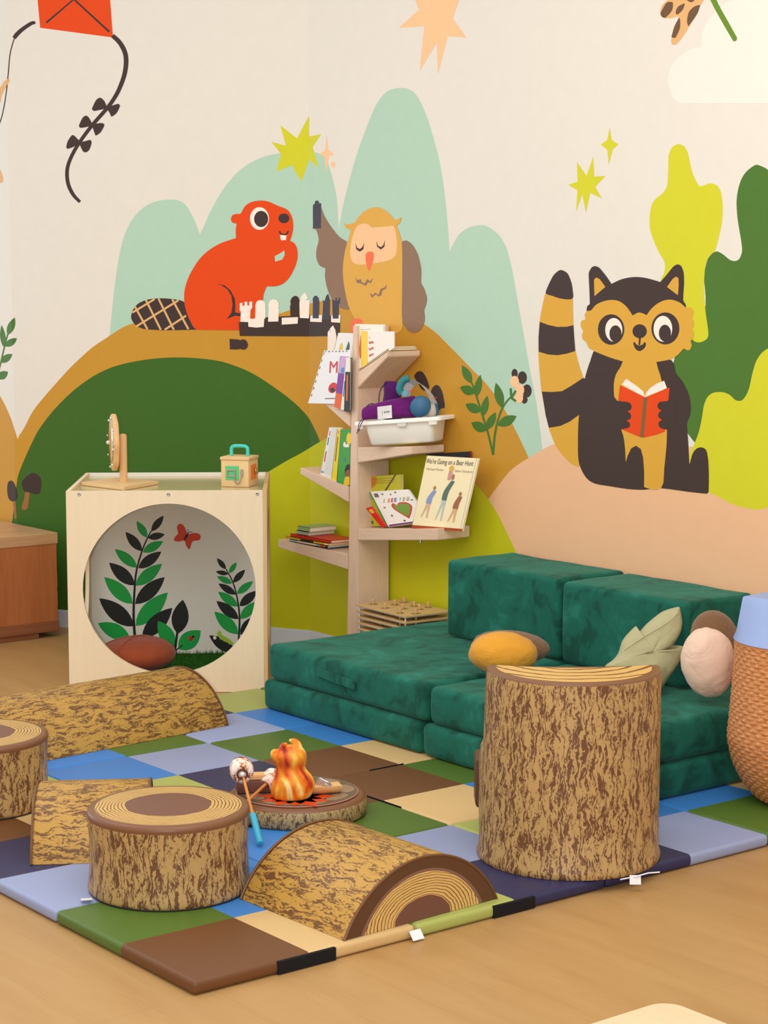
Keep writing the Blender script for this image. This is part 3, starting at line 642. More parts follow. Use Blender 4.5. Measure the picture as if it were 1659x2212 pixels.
for pl in ([(1345,1400),(1390,1372),(1440,1345),(1465,1325)], [(1390,1405),(1430,1402),(1465,1402)]):
    P = [onv(x, y, V((2.42, 0.95, 0)))-NV*0.052+NV*(onv(x, y, V((2.42, 0.95, 0))).z-C.z)*0.35 for x, y in pl]
    tube(bm, openpts([tuple(q) for q in P], 5), 0.0012, 6)
obj('seam', bm, cloth('cotton_sage_dark', (132, 126, 86), 0.07), o)

# ------------------------------------------------------------ log shaped foam seats
BK = bark('bark_print', (178, 144, 92), (106, 68, 44), 1.0, 0.524); BH = bark('bark_print_warm', (182, 140, 66), (110, 72, 40), 0.9, 0.517)
RG = rings('end_grain', (206, 166, 98), (96, 62, 40), (116, 76, 60), (122, 80, 52), 0.53, 0.9, 100)
M_RIM = flat('brown_vinyl', (122, 80, 52), 0.38, 0.4, 0.04, 60); M_RIM2 = flat('dark_brown_vinyl', (92, 58, 36), 0.4, 0.4, 0.04, 60); M_MAUVE = flat('mauve_brown_vinyl', (128, 92, 76), 0.4, 0.4, 0.03)
M_DARKP = flat('dark_piping', (46, 38, 40), 0.6)
def stump(c, R, z0, z1, label, nseg=72):
    t = thing('log_stool', label, 'stool', (c[0], c[1], z0), 'bark printed foam stools')
    H = z1-z0; bm = bm_new(); n_ = nseg
    prof = [(R*0.965, 0.0), (R*0.99, 0.006), (R*1.0, 0.014), (R*0.992, 0.03), (R*0.975, H*0.3), (R*0.972, H*0.6), (R*0.985, H*0.84), (R*0.992, H-0.022)]
    uv = lambda k, i: (2*pi*R*i/n_+c[0], prof[k][1]+c[1])
    loft(bm, [circ((c[0], c[1], z0+z), r, n_) for r, z in prof], True, False, 0, uvs=uv); obj('bark_side', bm, BK, t, smooth=60)
    bm = bm_new(); prof2 = [(R*0.992, H-0.022), (R*1.0, H-0.014), (R*0.99, H-0.004), (R*0.955, H), (R*0.90, H+0.001)]
    loft(bm, [circ((c[0], c[1], z0+z), r, n_) for r, z in prof2], False, False, 0); obj('rim_band', bm, M_RIM, t, smooth=60)
    bm = bm_new(); rr = [(R*0.90*q, H+0.001+0.004*(1-q*q)) for q in (1.0, 0.85, 0.6, 0.35, 0.1, 0.01)]
    uv2 = lambda k, i: (rr[k][0]/R*cos(2*pi*i/n_)+0.012*0, rr[k][0]/R*sin(2*pi*i/n_))
    loft(bm, [circ((c[0], c[1], z0+z), r, n_) for r, z in rr], False, True, 0, uvs=uv2); obj('seat_top', bm, RG, t, smooth=60)
    bm = bm_new(); tube(bm, [V((c[0]+R*0.972*cos(2*pi*i/60), c[1]+R*0.972*sin(2*pi*i/60), z0+0.003)) for i in range(61)], 0.004, 6); obj('base_piping', bm, M_DARKP, t)
    return t
s1 = stump((0.375, 0.722), 0.24, 0.041, 0.288, 'round bark printed log stool nearest the front corner of the mats')
sc = onz(-45, 1737, 0.04)
stump((sc.x, sc.y), 0.24, 0.041, 0.288, 'round bark printed log stool cut off by the left picture edge')
tag_part(s1, onz(186, 1941, 0.046), (0.9, -0.4, 0), (-0.35, -0.75, 0.12), 0.032, 0.03)

def half_log(name, label, O, ax, Lh, hw=0.286, h=0.18, z0=0.041, cut=0.0, bk=None, tagp=None):
    """half log: O a bottom corner on the near side, ax axis direction; chord runs to the left of ax"""
    ax = V(ax).normalized(); sd = V((-ax.y, ax.x, 0)); O = V((O[0], O[1], z0))
    rr = (hw*hw+h*h)/(2*h); a0 = math.asin(min(1, hw/rr)); t = thing(name, label, 'half log', (O.x, O.y, z0), 'bark printed half logs')
    n_ = 36; arc = [(hw+rr*sin(a), rr*cos(a)-(rr-h)) for a in [a0*(-1+2*i/n_) for i in range(n_+1)]]
    arc = [(a, max(b, 0.0)) for a, b in arc]
    def pt(a, b, s): return O + sd*a + V((0, 0, b)) + ax*s
    base = [(2*hw-0.01, 0.0), (hw, 0.0), (0.01, 0.0)]
    ss = [0.0, 0.012, Lh*0.5, Lh-0.012, Lh]; bm = bm_new(); rings_ = []
    for k, s in enumerate(ss):
        ins = 0.006 if k in (0, 4) else 0.0
        rings_.append([pt(hw+(a-hw)*(1-ins/hw), b*(1-ins/h), s) for a, b in arc])
    al = [0.0]
    for i in range(1, n_+1): al.append(al[-1]+math.hypot(arc[i][0]-arc[i-1][0], arc[i][1]-arc[i-1][1]))
    loft(bm, rings_, False, False, 0, closed=False, uvs=lambda k, i: (al[i]+O.x, ss[k]+O.y))
    bmesh.ops.recalc_face_normals(bm, faces=bm.faces)
    obj('bark_side', bm, bk or BH, t, smooth=60)
    bm = bm_new(); b0 = [bm.verts.new(pt(a, 0, s)) for a, s in ((0, 0), (2*hw, 0), (2*hw, Lh), (0, Lh))]; bm.faces.new(b0); obj('underside', bm, M_DARKP, t, smooth=0)
    for k, s, sg in ((0, 0.0, -1), (1, Lh, 1)):
        bm = bm_new(); uvl = bm.loops.layers.uv.verify(); lay = 0
        for q, m in ((0.99, 1), (0.80, 2), (0.755, 0)):
            pts = [(hw+(a-hw)*q, b*q) for a, b in arc]
            vs = [bm.verts.new(pt(a, b*1.0, s+sg*(0.0005+0.0006*lay))) for a, b in pts]; f = bm.faces.new(vs if sg < 0 else vs[::-1]); f.material_index = m
            for lp in f.loops:
                d = lp.vert.co-O; lp[uvl].uv = ((d.dot(sd)-hw)/hw, d.z/h)
            lay += 1
        bmesh.ops.recalc_face_normals(bm, faces=bm.faces)
        for f in bm.faces:
            if f.normal.dot(ax)*sg < 0: f.normal_flip()
        obj('end_face', bm, [rings('end_grain_half', (214, 176, 104), (110, 70, 42), (112, 74, 60), (214, 176, 104), 0.37, 3.0, 104), M_RIM2, M_MAUVE], t, smooth=0)
        bm = bm_new(); tube(bm, [pt(a, b, s) for a, b in arc], 0.004, 6); obj('edge_piping', bm, bk or BH, t)
    return t
hA = onz(735, 2030, 0.04)
hl = half_log('half_log', 'front bark printed half log with its ringed end facing the wood floor', (1.067, 0.04), (-0.04, 1, 0), 0.478)
half_log('half_log', 'long bark printed half log lying in front of the play cube', (1.69-1.25*0.996, 2.398-1.25*0.088), (0.996, 0.088, 0), 1.25, 0.286, 0.196)
lg = half_log('half_log', 'short bark printed half log between the two round stools', (0.155, 1.172), (0.84, -0.54, 0), 0.36, 0.275, 0.185)

# tall log seat seen from behind
t = thing('log_chair', 'tall bark printed log seat with curved back facing the green couch', 'chair', (1.541, 0.244, 0.041))
cb, ct = V((1.541, 0.244, 0)), V((1.551, 0.238, 0)); Rb, Rt_ = 0.281, 0.2705; Zt = 0.637
def back_outline(c, R, z, n_=44, shrink=0.0):
    out = []; R = R-shrink
    for i in range(n_+1):
        a = pi*(-0.5+i/n_)*1.06; out.append(c + (-NV*cos(a) + RT*sin(a))*R + V((0, 0, z)))
    e1, e0 = out[-1], out[0]
    for i in range(1, 12):
        s = i/12; out.append(e1+(e0-e1)*s - NV*(0.02+shrink)*sin(pi*s) )
    return out
no = len(back_outline(cb, Rb, 0)); zs = [0.0, 0.008, 0.02, 0.035, 0.15, 0.3, 0.45, 0.56, Zt-0.041-0.007]
bm = bm_new(); R0 = []
for k, z in enumerate(zs):
    s = z/(Zt-0.041); fl_ = 0.006 if k in (1, 2) else (0.0 if k else 0.002)
    R0.append(back_outline(cb.lerp(ct, s), Rb+(Rt_-Rb)*s+fl_, 0.041+z))
uo = [0.0]
for i in range(1, no+1): uo.append(uo[-1]+(R0[4][i % no]-R0[4][i-1]).length)
loft(bm, R0, True, False, 0, uvs=lambda k, i: (uo[i]+3.3, zs[k]+5.1)); obj('backrest', bm, BK, t, smooth=50)
bm = bm_new(); T1 = [back_outline(ct, Rt_, Zt-0.007), back_outline(ct, Rt_, Zt-0.003, shrink=0.001), back_outline(ct, Rt_, Zt, shrink=0.006), back_outline(ct, Rt_, Zt+0.001, shrink=0.030)]
loft(bm, T1, False, False, 0); obj('top_band', bm, M_RIM, t, smooth=60)
bm = bm_new(); uvl = bm.loops.layers.uv.verify(); vs = [bm.verts.new(p+V((0, 0, 0.0012))) for p in back_outline(ct, Rt_, Zt, shrink=0.0295)]
f = bm.faces.new(vs)
for lp in f.loops: d = lp.vert.co-ct; lp[uvl].uv = (d.dot(RT)/0.285*0.62, (d.dot(NV)/0.285)*0.62-0.25)
obj('top_face', bm, rings('end_grain_seat', (214, 172, 98), (110, 70, 42), (214, 172, 98), (214, 172, 98), 0.0, 3.0, 40), t, smooth=0)
sc_ = cb + NV*0.115; bm = bm_new(); Rs = 0.272
pr = [(Rs*0.97, 0.0), (Rs, 0.012), (Rs*1.01, 0.1), (Rs*1.01, 0.27), (Rs*0.995, 0.315), (Rs*0.95, 0.34), (Rs*0.85, 0.352)]
loft(bm, [circ((sc_.x, sc_.y, 0.0415+z), r, 64) for r, z in pr], True, False, 0, uvs=lambda k, i: (2*pi*Rs*i/64+1.1, pr[k][1])); obj('seat', bm, BK, t, smooth=60)
bm = bm_new(); loft(bm, [circ((sc_.x, sc_.y, 0.0415+0.352+0.004*q), Rs*0.85*(1-0.99*q), 64) for q in (0, 0.5, 1)], False, True, 0, uvs=lambda k, i: (0.85*(1-0.495*k)*cos(2*pi*i/64), 0.85*(1-0.495*k)*sin(2*pi*i/64))); obj('seat_top', bm, RG, t, smooth=60)
fp = onv(1037, 1690, sc_+NV*0.1); bm = bm_new(); zb = onv(1030, 1742, sc_+NV*0.1).z; zt = onv(1030, 1632, sc_+NV*0.1).z
Mx = Matrix.Translation((fp.x, fp.y, 0)) @ VB.to_4x4()
box(bm, (-0.016, -0.03, max(zb, 0.042)), (0.12, 0.10, zt), 0.014, 3, 0, Mx); obj('side_pad', bm, M_RIM2, t, smooth=50)
P1 = onv(1372, 1896, cb-NV*0.26)
tag_part(t, P1+V((0, 0, 0.008)), RT, V((0, 0, -1))-NV*0.25, 0.034, 0.028)
bm = bm_new(); tube(bm, [onv(1340, 1900, cb-NV*0.25), onv(1375, 1893, cb-NV*0.265), onv(1400, 1886, cb-NV*0.262), onv(1425, 1884, cb-NV*0.25)], 0.0022, 6); obj('ribbon', bm, M_TAG, t)

# ------------------------------------------------------------ campfire toy
BKS = bark('bark_print_small', (174, 146, 98), (92, 62, 42), 1.3, 0.515)
cc = (1.155, 1.165); R = 0.236; z0, z1 = 0.041, 0.110
t = thing('campfire_stand', 'low round bark printed base carrying the toy campfire', 'foam base', (cc[0], cc[1], z0))
bm = bm_new(); pr = [(R*0.97, 0), (R, 0.008), (R*1.0, 0.05), (R*0.985, 0.057)]
loft(bm, [circ((cc[0], cc[1], z0+z), r, 72) for r, z in pr], True, False, 0, uvs=lambda k, i: (2*pi*R*i/72, pr[k][1]*1.6)); obj('bark_side', bm, BKS, t, smooth=60)
bm = bm_new(); pr = [(R*0.985, 0.057), (R*0.965, 0.064), (R*0.90, 0.068), (0.001, 0.069)]
loft(bm, [circ((cc[0], cc[1], z0+z), r, 72) for r, z in pr], False, True, 0); obj('top_cover', bm, M_RIM, t, smooth=60)
zd = z0+0.0695
M_DISC = flat('fire_pit_print', (104, 86, 68), 0.32, 0.45, 0.35, 14); M_STONE = flat('stone_print', (150, 124, 98), 0.35, 0.4, 0.12, 20); M_EMB = flat('ember_print', (214, 72, 22), 0.35, 0.4, 0.3, 30); M_DISCE = flat('disc_edge', (190, 130, 110), 0.4)
bm = bm_new(); loft(bm, [circ((cc[0], cc[1], zd), 0.205, 64), circ((cc[0], cc[1], zd+0.003), 0.207, 64), circ((cc[0], cc[1], zd+0.004), 0.204, 64)], True, True, 1, capmat=0)
bm.faces.ensure_lookup_table()
random.seed(3)
for k in range(9):
    a = 2*pi*k/9+0.2; c = V((cc[0]+0.158*cos(a), cc[1]+0.158*sin(a), zd+0.0045)); rr_ = (0.032+random.random()*0.014, 0.022+random.random()*0.010)
    e1 = V((-sin(a), cos(a), 0)); e2 = V((cos(a), sin(a), 0)); f = bm.faces.new([bm.verts.new(c+e1*rr_[0]*1.3*cos(2*pi*i/20)+e2*rr_[1]*1.2*sin(2*pi*i/20)) for i in range(20)]); f.material_index = 2
fq = onz(640, 1722, zd+0.005)
for k in range(11):
    a = 2*pi*k/11; c = V((fq.x, fq.y, zd+0.005)); l_ = 0.105+0.04*random.random(); e2 = V((cos(a), sin(a), 0)); e1 = V((-sin(a), cos(a), 0))
    f = bm.faces.new([bm.verts.new(p) for p in (c+e1*0.034, c+e2*l_*0.6+e1*0.032, c+e2*l_+e1*0.006, c+e2*l_*0.65-e1*0.026, c-e1*0.034)]); f.material_index = 3
    if f.normal.z < 0: pass
bmesh.ops.recalc_face_normals(bm, faces=bm.faces)
for f in bm.faces:
    if abs(f.normal.z) > 0.9 and f.calc_center_median().z > zd+0.003 and f.normal.z < 0: f.normal_flip()
fd = obj('fire_disc', bm, [M_DISC, M_DISCE, M_STONE, M_EMB], smooth=0, label='flat printed disc with stones and embers under the plush flame', cat='toy disc')
# plush flame
n = N('flame_plush'); v = n.coord('Object', (1, 1, 0.5)); wv = n.noise(v, 6.0, 2, 0.4, 3.4); w2 = n.noise(n.coord('Object', (1, 1, 0.5)), 12, 2, 0.5, 1.5)
ff = n.math('ADD', n.math('MULTIPLY', wv, 0.75), n.math('MULTIPLY', w2, 0.25))
colr = n.ramp(ff, [(0.30, (90, 24, 20)), (0.36, (200, 64, 20)), (0.42, (230, 112, 22)), (0.49, (240, 150, 38)), (0.53, (248, 190, 74)), (0.575, (250, 226, 160)), (0.62, (244, 170, 56)), (0.68, (222, 92, 24))])
M_FLAME = n.done(colr, 0.45, 0.35)
zb = zd+0.006; fc = onz(640, 1716, zb+0.012)
cpl = (480, 1580, 0.18083); rows = [(812,650,960),(800,620,1010),(770,592,1060),(720,580,1085),(660,578,1104),(610,592,1108),(560,612,1092),(510,632,1058),(460,642,1010),(420,640,988),(380,628,998),(340,606,1006),(300,590,1008),(265,592,1004),(235,620,992),(205,670,972),(180,720,950),(165,770,925)]
bm = bm_new(); RR = []
for y, xl, xr in rows:
    a = onv(cpl[0]+xl*cpl[2], cpl[1]+y*cpl[2], fc); b = onv(cpl[0]+xr*cpl[2], cpl[1]+y*cpl[2], fc); c = (a+b)/2; r = (a-b).length/2
    tw = (y-500)/400.0
    RR.append([c + RT*r*cos(2*pi*i/40) + NV*r*0.8*sin(2*pi*i/40)*(1+0.04*sin(3*2*pi*i/40+tw*5)) for i in range(40)])
z_min = min(p.z for p in RR[0])
loft(bm, RR, True, True)
def lobe(pts, rs): tube(bm, openpts([tuple(onv(cpl[0]+x*cpl[2], cpl[1]+y*cpl[2], fc+NV*d)) for x, y, d in pts], 5), [r_ for r_ in rs], 14)
def lobe2(pts, rs):
    q = openpts([tuple(onv(cpl[0]+x*cpl[2], cpl[1]+y*cpl[2], fc+NV*d))+(r_,) for (x, y, d), r_ in zip(pts, rs)], 5); tube(bm, [p[:3] for p in q], [p[3] for p in q], 14)
lobe2([(650,340,-0.015),(620,290,-0.015),(615,255,-0.015),(636,230,-0.015),(648,214,-0.015)], [0.012,0.0115,0.010,0.008,0.002])
lobe2([(760,300,-0.01),(725,240,-0.012),(720,195,-0.012),(745,160,-0.012),(775,142,-0.012)], [0.018,0.013,0.011,0.009,0.002])
lobe2([(870,260,0),(880,200,0),(878,150,0),(850,118,0),(800,104,0)], [0.030,0.024,0.017,0.011,0.003])
dz = (zd+0.0055)-min(v.co.z for v in bm.verts)
for v_ in bm.verts: v_.co.z = max(v_.co.z, zd+0.0055)
obj('plush_flame', bm, M_FLAME, smooth=80, label='orange and yellow plush flame with curled tips standing on the printed disc', cat='plush toy')
# wooden blocks around the flame
M_LOGB = wood('dark_plush_wood', (96, 58, 50), (124, 78, 66), 'x', 0.6); M_LOGT = wood('pale_split_wood', (214, 162, 100), (232, 188, 130), 'x', 0.5)
lc = onz(545, 1708, zd+0.02)
t = thing('toy_firewood', 'dark brown toy firewood log behind the left marshmallow', 'toy log', (lc.x, lc.y, zd+0.004))
A_ = onz(512, 1716, zd+0.004); B_ = onz(600, 1712, zd+0.004); d = (B_-A_).normalized(); e = V((-d.y, d.x, 0))
bm = bm_new(); box(bm, (0, 0, 0.0005), ((B_-A_).length, 0.065, 0.042), 0.006, 2, 0, frame((A_.x, A_.y, zd+0.004), d, e)); obj('log', bm, M_LOGB, t)
bm = bm_new(); quadbox(bm, [V((A_.x, A_.y, zd+0.0475))+d*0.02+e*0.01, V((A_.x, A_.y, zd+0.0475))+d*0.15+e*0.008, V((A_.x, A_.y, zd+0.0475))+d*0.13+e*0.06, V((A_.x, A_.y, zd+0.0475))+d*0.05+e*0.062], (0, 0, 0.016), bev=0.003); obj('cut_top', bm, M_LOGT, t)
A_ = onz(683, 1702, zd+0.004); B_ = onz(730, 1712, zd+0.004)
t = thing('toy_firewood', 'pale split toy firewood log with a round end right of the flame', 'toy log', (A_.x, A_.y, zd+0.004))
d = V((0.93, -0.36, 0)); e = V((-d.y, d.x, 0)); bm = bm_new()
arc = [(0.028*cos(pi+pi*i/14), 0.028*sin(pi*i/14)) for i in range(15)]
S0 = onz(735, 1712, zd+0.004); S0 = V((S0.x, S0.y, zd+0.0045))
loft(bm, [[S0-d*s+e*a+V((0, 0, b)) for a, b in [(x, 0.03-y) for x, y in arc]] for s in (0.0, 0.10)], True, True)
bmesh.ops.recalc_face_normals(bm, faces=bm.faces); obj('log', bm, M_LOGT, t)
bm = bm_new(); c0 = onv(697, 1694, S0); M_FOIL = flat('silver_foil', (214, 212, 222), 0.25, 0.6, 0.1, 60, Metallic=0.7)
random.seed(11)
for k in range(6):
    s_ = k/5; tube(bm, openpts([tuple(onv(678+k*2, 1700-4*sin(k), S0-NV*0.01)), tuple(onv(690+k*3, 1681+k*1.5, S0-NV*(0.02+0.004*k))), tuple(onv(704+k*2.4, 1692+k*1.3, S0-NV*0.03)), tuple(onv(712+k, 1704+k*0.4, S0-NV*0.03))], 4), 0.0034, 6)
for v_ in bm.verts: v_.co.z = max(v_.co.z, zd+0.005)
obj('foil_wrap', bm, M_FOIL, smooth=60, label='crumpled silver toy foil strip between flame and split log', cat='toy foil')
# marshmallow skewers
n = N('toasted_plush'); v = n.coord('Object', (1, 1, 1)); f_ = n.noise(v, 38, 3, 0.5, 1.5)
M_MM = n.done(n.ramp(f_, [(0.32, (118, 54, 26)), (0.38, (196, 120, 70)), (0.45, (240, 206, 184)), (0.56, (250, 232, 224))]), 0.7, 0.2)
M_STK = wood('skewer_wood', (204, 126, 56), (222, 150, 80), 'z', 0.5); M_TEAL = flat('turquoise_handle', (58, 170, 200), 0.4, 0.4, 0.03); M_WHT = flat('white_felt', (240, 236, 232), 0.8); M_CHO = flat('toast_ring', (110, 56, 34), 0.8)
def skewer(label, mmpx, joint, end, rmm, ground_z, mm_z, off=0.0):
    E0 = onz(end[0], end[1], ground_z); Mc = onz(mmpx[0], mmpx[1], mm_z); ax = (E0-Mc).normalized()
    t = thing('marshmallow_skewer', label, 'toy skewer', (E0.x, E0.y, ground_z-0.008), 'toy marshmallow skewers')
    lt = (E0-Mc).length; jt = Mc+ax*lt*joint
    bm = bm_new(); tube(bm, [Mc+ax*rmm*0.6, Mc+ax*lt*joint], 0.0052, 10); obj('stick', bm, M_STK, t, smooth=60)
    if joint < 1:
        bm = bm_new(); tube(bm, [jt-ax*0.002, jt, E0, E0+ax*0.001], [0.007, 0.011, 0.0112, 0.010], 18); obj('handle', bm, M_TEAL, t, smooth=50)
    ma = (Mc*0+RT*0.12-NV*0.92+V((0, 0, -0.12))).normalized() if joint < 1 else (-NV*0.8-RT*0.4+V((0, 0, -0.3))).normalized()
    o1 = ma.orthogonal().normalized(); o2 = ma.cross(o1); bm = bm_new()
    pr = [(-0.040, 0.001), (-0.038, 0.6), (-0.030, 0.93), (-0.01, 1.0), (0.015, 0.97), (0.030, 0.86), (0.036, 0.6), (0.034, 0.36), (0.030, 0.2)]
    loft(bm, [[Mc+ma*q+(o1*cos(2*pi*i/28)+o2*sin(2*pi*i/28))*rmm*r_ for i in range(28)] for q, r_ in pr], True, True); obj('marshmallow', bm, M_MM, t, smooth=80)
    bm = bm_new()
    for i in range(18):
        a = 2*pi*i/18; r0, r1 = 0.34*rmm, (0.62+0.08*(i % 2))*rmm; q = Mc+ma*0.0372
        pts = [q+(o1*cos(b)+o2*sin(b))*r_ for b, r_ in ((a, r0), (a+0.3, r0), (a+0.17, r1))]; bm.faces.new([bm.verts.new(x) for x in pts])
    tube(bm, [Mc+ma*0.036+(o1*cos(2*pi*i/24)+o2*sin(2*pi*i/24))*0.40*rmm for i in range(25)], 0.0035, 6); obj('toast_mark', bm, M_CHO, t, smooth=0)
    bm = bm_new(); ell(bm, Mc+ma*0.034, (0.24*rmm, 0.24*rmm, 0.24*rmm), None, 14, 8); obj('tip', bm, M_WHT, t, smooth=80)
skewer('toy marshmallow skewer with turquoise handle leaning on the round base', (522, 1664), 0.62, (562, 1822), 0.040, 0.053, 0.215)
skewer('toy marshmallow skewer lying on the base with its marshmallow half hidden by the flame', (583, 1686), 1.0, (500, 1762), 0.034, 0.118, 0.148)
# ------------------------------------------------------------ birch play cube
M_BIR = wood('birch_ply', (234, 212, 178), (242, 224, 194), 'z', 0.45, 0.6); M_EDGE = wood('birch_edge', (206, 172, 124), (226, 196, 150), 'z', 0.5); M_SCR = flat('steel_screw', (170, 170, 172), 0.3, 0.6, 0.02, Metallic=0.8)
Q0 = V((1.578, 3.503, 0)); QN = V((cos(rad(54.5)), sin(rad(54.5)), 0)); QU = V((QN.y, -QN.x, 0)); QW = 0.880; QH = 0.905; QD = 0.83
def qp(a, b, z): return Q0 + QU*a + QN*b + V((0, 0, z))
def panel_hole(bm, O, U, W_, Hh, th, N_, hc, hr, mat=0, nn=72):
    """board W_ x Hh at O along U and up, thickness th along N_, round hole"""
    U = V(U); Z = V((0, 0, 1)); angs = sorted(set([2*pi*i/nn for i in range(nn)] + [math.atan2(y-hc[1], x-hc[0]) % (2*pi) for x in (0, W_) for y in (0, Hh)]))
    def edge(a):
        dx, dy = cos(a), sin(a); t = 1e9
        if dx > 1e-9: t = min(t, (W_-hc[0])/dx)
        if dx < -1e-9: t = min(t, -hc[0]/dx)
        if dy > 1e-9: t = min(t, (Hh-hc[1])/dy)
        if dy < -1e-9: t = min(t, -hc[1]/dy)
        return (hc[0]+dx*t, hc[1]+dy*t)
    inn = [(hc[0]+hr*cos(a), hc[1]+hr*sin(a)) for a in angs]; out = [edge(a) for a in angs]
    def mk(pts, s): return [bm.verts.new(O+U*x+Z*y+N_*s) for x, y in pts]
    i0, o0, i1, o1 = mk(inn, 0), mk(out, 0), mk(inn, th), mk(out, th); n_ = len(angs)
    for i in range(n_):
        j = (i+1) % n_
        for q in ((o0[i], o0[j], i0[j], i0[i]), (i1[i], i1[j], o1[j], o1[i]), (i0[i], i0[j], i1[j], i1[i]), (o0[j], o0[i], o1[i], o1[j])):
            f = bm.faces.new(q); f.material_index = mat
    bmesh.ops.recalc_face_normals(bm, faces=bm.faces)
t = thing('play_cube', 'birch play cube with a round window and leaf pictures inside', 'play house', tuple(Q0))
th = 0.018
bm = bm_new(); panel_hole(bm, qp(th, 0, 0.002), QU, QW-2*th, QH-0.002, th, QN, (0.4475-th, 0.465), 0.381); obj('front_panel', bm, M_BIR, t, smooth=30)
def screw(px, py):
    p = onp(px, py, Q0, QN)-QN*0.0012; bm = bm_new(); Z = V((0, 0, 1))
    loft(bm, [[p+QN*q+(QU*cos(2*pi*i/16)+Z*sin(2*pi*i/16))*r for i in range(16)] for q, r in ((0.002, 0.0078), (-0.0005, 0.0075), (-0.001, 0.0055), (0.0003, 0.0035), (0.0006, 0.0002))], False, True)
    bmesh.ops.recalc_face_normals(bm, faces=bm.faces); obj('screw', bm, M_SCR, t, smooth=40)
for q in ((171, 1068), (364, 1068), (556, 1067)): screw(*q)
for nm, a in (('left_panel', 0.0), ('right_panel', QW-th)):
    bm = bm_new(); panel_hole(bm, qp(a, 0, 0.002), QN, QD, QH-0.002, th, QU, (QD/2, 0.46), 0.315); obj(nm, bm, M_BIR if a == 0 else M_EDGE, t, smooth=30)
bm = bm_new(); box(bm, (th, th, QH-0.034), (QW-th, QD-th, QH-0.016), 0, 0, 0, frame(Q0, QU, QN)); M_TOP = flat('glossy_cream_top', (202, 186, 140), 0.16, 0.5, 0.03); obj('top_panel', bm, M_TOP, t, smooth=0)
bm = bm_new(); box(bm, (th, QD-th-0.002, 0.002), (QW-th, QD, QH), 0, 0, 0, frame(Q0, QU, QN)); box(bm, (th, th, 0.002), (QW-th, QD-th-0.002, 0.02), 0, 0, 0, frame(Q0, QU, QN))
M_BACK = flat('grey_back_board', (232, 228, 218), 0.5, 0.3, 0.03, 8); obj('back_panel', bm, [M_BACK], t, smooth=0)
M_LG = flat('decal_green', (22, 164, 70), 0.45); M_LB = flat('decal_black', (28, 30, 28), 0.45); M_LR = flat('decal_red', (216, 60, 30), 0.45); M_LC = flat('decal_lime', (168, 200, 60), 0.45); M_LW = flat('decal_white', (232, 232, 224), 0.5)
C7 = (130, 870, 490/1659); DB = []
for c, b, a, w_ in (('B',(667,940),(757,826),52),('G',(635,985),(560,865),55),('B',(642,988),(765,963),52),('B',(598,1085),(478,945),68),('G',(605,1092),(753,1013),66),('G',(562,1205),(400,1070),75),('B',(572,1210),(740,1088),76),('B',(545,1335),(358,1170),95),('G',(552,1337),(745,1177),92),('G',(530,1470),(322,1275),105),('B',(548,1472),(765,1275),104),('B',(538,1635),(285,1430),122),('G',(552,1632),(787,1387),124),('G',(510,1720),(275,1612),110),('B',(600,1720),(820,1500),118),
  ('B',(860,1690),(897,1440),124),('G',(835,1790),(715,1595),108),('G',(865,1802),(1028,1665),128),
  ('B',(1212,1217),(1147,1137),38),('G',(1237,1245),(1290,1167),38),('B',(1230,1252),(1138,1235),34),('B',(1265,1315),(1352,1220),46),('G',(1258,1320),(1147,1270),46),('G',(1293,1397),(1410,1305),54),('B',(1285,1402),(1158,1322),52),('B',(1312,1487),(1440,1375),66),('G',(1300,1489),(1155,1382),66),('G',(1318,1580),(1440,1455),72),('B',(1305,1582),(1143,1450),76),('B',(1318,1695),(1440,1560),82),('G',(1303,1692),(1128,1527),92)): DB.append((c, leafpts(b, a, w_)))
for p, w_ in (([(547,1720),(537,1550),(545,1350),(560,1220),(600,1080),(640,985),(668,935)], [20,18,15,13,11,9,7]), ([(835,1840),(850,1730),(862,1640)], 17), ([(840,1815),(895,1772)], 8), ([(1302,1790),(1312,1580),(1295,1430),(1262,1310),(1212,1215)], [15,13,11,9,7])): DB.append(('B', strip(openpts(p), w_)))
DB.append(('B', smoothpts([(1090,1703),(1120,1702),(1150,1707),(1230,1750),(1278,1795),(1240,1828),(1180,1810),(1130,1770)], 3))); DB.append(('W', ellpts((1131,1718), 12, 14)))
for x, y, r in ((1165,1690,17),(1182,1715,18),(1205,1728,18),(1225,1738,16),(1243,1752,15),(1258,1760,10)): DB.append(('C', ellpts((x, y), r, r*1.05, 16)))
for x in (1158, 1172): DB.append(('C', strip([(x, 1675), (x-2, 1660)], 4)))
DB.append(('R', smoothpts([(915,1002),(860,1015),(832,1007),(840,980),(862,955),(855,920),(860,895),(880,885),(905,900),(925,945),(930,968)], 3))); DB.append(('R', smoothpts([(918,990),(945,960),(980,952),(1015,958),(1028,980),(1015,1005),(975,1010),(960,1030),(950,1065),(938,1070),(920,1040),(912,1005)], 3)))
DB.append(('B', smoothpts([(903,1010),(915,970),(938,950),(935,975),(915,1005)], 3))); DB.append(('B', strip([(933,955),(938,938),(932,926)], 4))); DB.append(('B', strip([(936,955),(950,945),(968,943)], 4)))
DB.append(('R', ellpts((957,1722), 19, 19))); DB.append(('B', ellpts((972,1710), 10, 9))); DB.append(('B', strip([(945,1738),(968,1712)], 4)))
for x, y in ((950,1715),(958,1735),(966,1726)): DB.append(('B', ellpts((x, y), 4, 4, 8)))
bm = bm_new(); BPt = qp(0, QD-th-0.002, 0)
for k, (c, pts) in enumerate(DB):
    W3 = [onp(C7[0]+C7[2]*x, C7[1]+C7[2]*y, BPt, QN) for x, y in pts]
    fillpoly(bm, [p-QN*(0.0004+0.00003*k) for p in W3], 'GBRCW'.index(c), -QN)
ol = obj('leaf_decals', bm, [M_LG, M_LB, M_LR, M_LC, M_LW], t, smooth=0)
